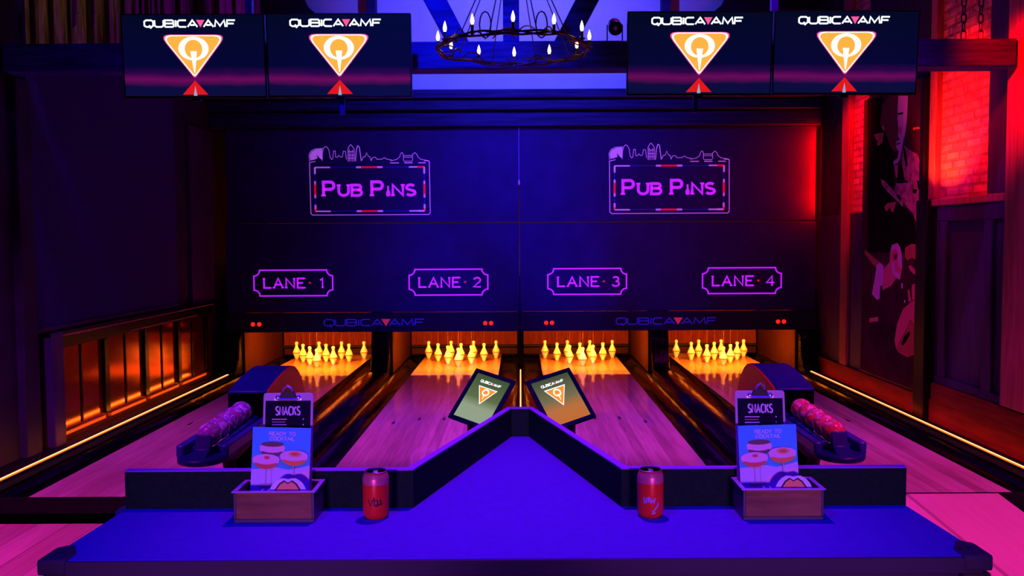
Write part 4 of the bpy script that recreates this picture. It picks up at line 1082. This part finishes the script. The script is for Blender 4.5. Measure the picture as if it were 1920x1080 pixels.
can('red drink can with violet scribbled mark, by the bend near the lane four flank', 0.319, 2.150, M['ink_violet'],
    [([(-.016, .014), (-.014, .0), (-.009, .002), (-.008, .014)], .003), ([(-.004, .016), (-.003, .002)], .003), ([(.0, .013), (.002, .001), (.006, .008), (.010, .001), (.012, .013)], .003), ([(.006, -.022), (.012, -.016), (.018, -.008), (.021, .0)], .0034), ([(.004, -.026), (.014, -.024)], .003)])

# ================================================================== caddies with menus
def lean(deg): return Matrix.Rotation(math.radians(-deg), 3, 'X')
def caddy(lab, cx, cy, dz=0):
    t = thing('table_caddy', lab, 'caddy', (cx, cy, ZT), None, 'menu caddies on the bar table')
    hw, d, h, th = .098, .105, .078, .006
    y0, y1 = -d / 2, d / 2
    MB().box(-hw, hw, y0, y1, 0, .010).build('base', M['caddy_dark'], t, .002)
    MB().box(-hw + .006, hw - .006, y0, y0 + th, .010, h - .003).build('front_panel', M['wood_caddy'], t, .001)
    MB().box(-hw + .006, hw - .006, y1 - th, y1, .010, h - .003).build('back_panel', M['wood_caddy'], t, .001)
    for s in (-1, 1):
        a, b = sorted((s * hw, s * (hw - th))); MB().box(a, b, y0, y1, .010, h - .003).build('side_panel', M['caddy_dark'], t, .001)
    for a in (-.038, -.022): MB().box(a - .002, a + .002, y0 + th, -.006, .010, h - .006).build('divider', M['caddy_rim'], t, .001)
    rm = MB(); o_ = .004
    rm.box(-hw - o_, hw + o_, y0 - o_, y0 + .007, h - .003, h).box(-hw - o_, hw + o_, y1 - .007, y1 + o_, h - .003, h).box(-hw - o_, -hw + .007, y0 + .007, y1 - .007, h - .003, h).box(hw - .007, hw + o_, y0 + .007, y1 - .007, h - .003, h)
    rm.build('rim', M['caddy_rim'], t, .001)
    return t


def clipboard(lab, x, y, z):
    t = thing('clipboard', lab, 'clipboard', (x, y, z), lean(9))
    hw, H = .0635, .290
    pl = [(-hw, 0), (hw, 0)] + [(hw - .008 + .008 * math.cos(PI / 2 * q / 4), H - .008 + .008 * math.sin(PI / 2 * q / 4)) for q in range(5)] + [(-hw + .008 - .008 * math.sin(PI / 2 * q / 4), H - .008 + .008 * math.cos(PI / 2 * q / 4)) for q in range(5)]
    MB().prism(pl, 'y', 0, .003).build('board', M['clipboard'], t, .0008)
    p = MB().box(-hw + .006, hw - .006, -.001, -.0002, .004, H - .020).build('menu_page', M['paper_dark'], t)
    mb = MB(); text(mb, 'SNACKS', 0, H - .056, .021, .42, .0034, .0030, -.0014)
    mb.build('heading', M['ink_pink'], p, recalc=False)
    mb = MB()
    random.seed(3)
    for r, zz in enumerate((H - .068, H - .082, H - .096, H - .110, H - .124, H - .138)):
        xx = -.040
        for q in range(9): mb.flat([(xx + q * .0042, zz), (xx + q * .0042 + .0032, zz), (xx + q * .0042 + .0032, zz + .0026), (xx + q * .0042, zz + .0026)], -.0014)
        mb.flat([(.038, zz), (.041, zz), (.041, zz + .003), (.038, zz + .003)], -.0014)
        mb.flat([(-.040, zz - .006), (-.006, zz - .006), (-.006, zz - .005), (-.040, zz - .005)], -.0014)
    mb.build('menu_lines', M['ink_pink'], p, recalc=False)
    c = MB().prism([(-.022, H - .018), (.022, H - .018), (.018, H - .002), (.010, H + .006), (-.010, H + .006), (-.018, H - .002)], 'y', -.007, -.001).build('clip', M['metal_black'], t, .001)
    MB().tube([(-.012, -.006, H + .004), (-.009, -.011, H + .012), (0, -.012, H + .018), (.009, -.011, H + .012), (.012, -.006, H + .004)], .0028, 8).build('lever', M['chrome'], t)
    for s in (-1, 1): MB().lathe([(.006, .0), (.006, -.003), (.003, -.005), (.0001, -.005)], (s * .026, -.001, H - .012), 12, 'y').box(s * .026 - .009, s * .026 + .009, -.004, -.001, H - .019, H - .013).build('corner_spring', M['chrome'], t)
    MB().tube([(-.024, -.006, H - .016), (.024, -.006, H - .016)], .003, 8).build('jaw', M['chrome'], t)


def cocktail_card(lab, x, y, z, tilt=0):
    t = thing('drinks_card', lab, 'menu card', (x, y, z), Matrix.Rotation(math.radians(tilt), 3, 'Y') @ lean(7))
    hw, H = .073, .205
    MB().box(-hw, hw, 0, .0012, 0, H).build('card', M['paper_white'], t)
    mb = MB(); e = -.0003
    mb.mat(0).flat([(-hw, .075), (hw, .075), (hw, H), (-hw, H)], e)
    mb.mat(1).flat([(-hw, 0), (hw, 0), (hw, .112), (.02, .100), (-.01, .106), (-hw, .100)], e * 2)
    mb.mat(5).flat([(-.015, .062), (.06, .072), (hw, .08), (hw, .098), (.03, .092), (-.005, .078)], e * 3)
    def coupe(cx, cz, r, drink, foam, y_):
        bowl = [(cx + r * math.cos(PI + PI * q / 14), cz + r * .72 * math.sin(PI + PI * q / 14)) for q in range(15)]
        mb.mat(4).flat([(cx - .0012, cz - r * .7), (cx - .0012, .062), (cx + .0012, .062), (cx + .0012, cz - r * .7)], y_)
        mb.mat(4).ellipse(cx, .062, r * .5, .004, y_)
        mb.mat(drink).flat(bowl, y_ + e)
        mb.mat(3).ellipse(cx, cz, r, r * .38, y_ + 2 * e)
        mb.mat(3).flat([(cx - r, cz), (cx + r, cz), (cx + r * .93, cz - r * .28), (cx - r * .93, cz - r * .28)], y_ + 1.5 * e)
    coupe(-.022, .154, .032, 6, 3, e * 4)
    mb.mat(6).ellipse(-.022, .163, .028, .006, e * 8)
    mb.mat(6).flat([(-.028, .166), (-.016, .166), (-.022, .160)], e * 9)
    coupe(-.036, .126, .034, 7, 3, e * 10); mb.mat(7).ellipse(-.034, .130, .007, .004, e * 14)
    coupe(.034, .136, .035, 8, 3, e * 15); mb.mat(9).ellipse(.036, .140, .016, .007, e * 19); mb.mat(7).ellipse(.036, .140, .009, .0035, e * 20)
    mb.build('picture', [M['card_sky'], M['card_cloth'], M['paper_white'], M['foam'], M['clipboard'], M['foam'], M['drink_dark'], M['drink_red'], M['drink_orange'], M['lip']], t, recalc=False)
    mb = MB(); text(mb, 'READY TO', .002, H - .020, .0085, .95, .0016, .0016, e * 3); text(mb, 'COCKTAIL', .002, H - .032, .0085, .95, .0016, .0016, e * 3)
    mb.build('lettering', M['ink_pink'], t, recalc=False)


def coaster(lab, x, y, z):
    t = thing('coaster', lab, 'coaster', (x, y, z), lean(12))
    r = .046
    pl = [(r * math.cos(PI * q / 16), r * .92 * math.sin(PI * q / 16) - (.006 * math.exp(-((q - 8) / 1.2) ** 2))) for q in range(17)]
    pl = [(r, -.03)] + pl + [(-r, -.03)]
    MB().prism(pl, 'y', 0, .0016).build('card', M['paper_white'], t, .0004)
    mb = MB(); e = -.0004
    def lip(s, y0, y1_, dx=0): 
        return [(dx + s * a, b * s + .002) for a, b in ((-.040, -.022), (-.034, .006), (-.022, .024), (-.010, .032), (0, .026), (.010, .032), (.022, .024), (.034, .006), (.040, -.022))]
    mb.mat(0).flat(lip(1.0, 0, 0), e); mb.mat(1).flat(lip(.88, 0, 0), e * 2)
    mb.mat(0).flat([(-.026, -.012), (-.016, .008), (0, .012), (.012, .004), (.024, .008), (.03, -.012)], e * 3)
    mb.mat(2).flat([(-.022, -.014), (-.012, .002), (.004, .006), (.016, -.014)], e * 4)
    mb.mat(3).flat([(.004, -.014), (.012, .0), (.022, .002), (.027, -.014)], e * 5)
    mb.build('picture', [M['ink_black'], M['lip'], M['paper_white'], M['foam']], t, recalc=False)

for side, cx, cy, dcb, dcd, bn in ((-1, -0.602, 2.158, .008, -.004, 'lane one'), (1, 0.636, 2.158, -.027, -.014, 'lane four')):
    caddy('wooden fronted menu caddy on the table flank towards %s' % bn, cx, cy)
    clipboard('clipboard with a dark SNACKS menu in the caddy towards %s' % bn, cx + dcb, cy + .026, ZT + .011)
    cocktail_card('blue cocktail card before the clipboard in the caddy towards %s' % bn, cx + dcd, cy + .005, ZT + .0135, 1.5 * -side)
    coaster('round coaster with a lips print at the front of the caddy towards %s' % bn, cx + .03, cy - .038, ZT + .066)

# round stool tucked behind the table's corner
t = thing('bar_stool', 'round pale wooden stool half hidden behind the table corner', 'stool', (-1.40, 3.35, -0.165))
MB().lathe([(.12, .70), (.155, .705), (.16, .72), (.155, .738), (.14, .745), (.0001, .746)], n=32).build('seat', M['ramp'], t)
for q in range(4):
    a = PI / 4 + PI / 2 * q
    MB().tube([(.11 * math.cos(a), .11 * math.sin(a), .705), (.17 * math.cos(a), .17 * math.sin(a), .0)], .014, 8).build('leg', M['black'], t)
MB().tube([(.143 * math.cos(2 * PI * q / 24), .143 * math.sin(2 * PI * q / 24), .3) for q in range(24)], .009, 6, closed=True).build('footrest', M['black'], t)
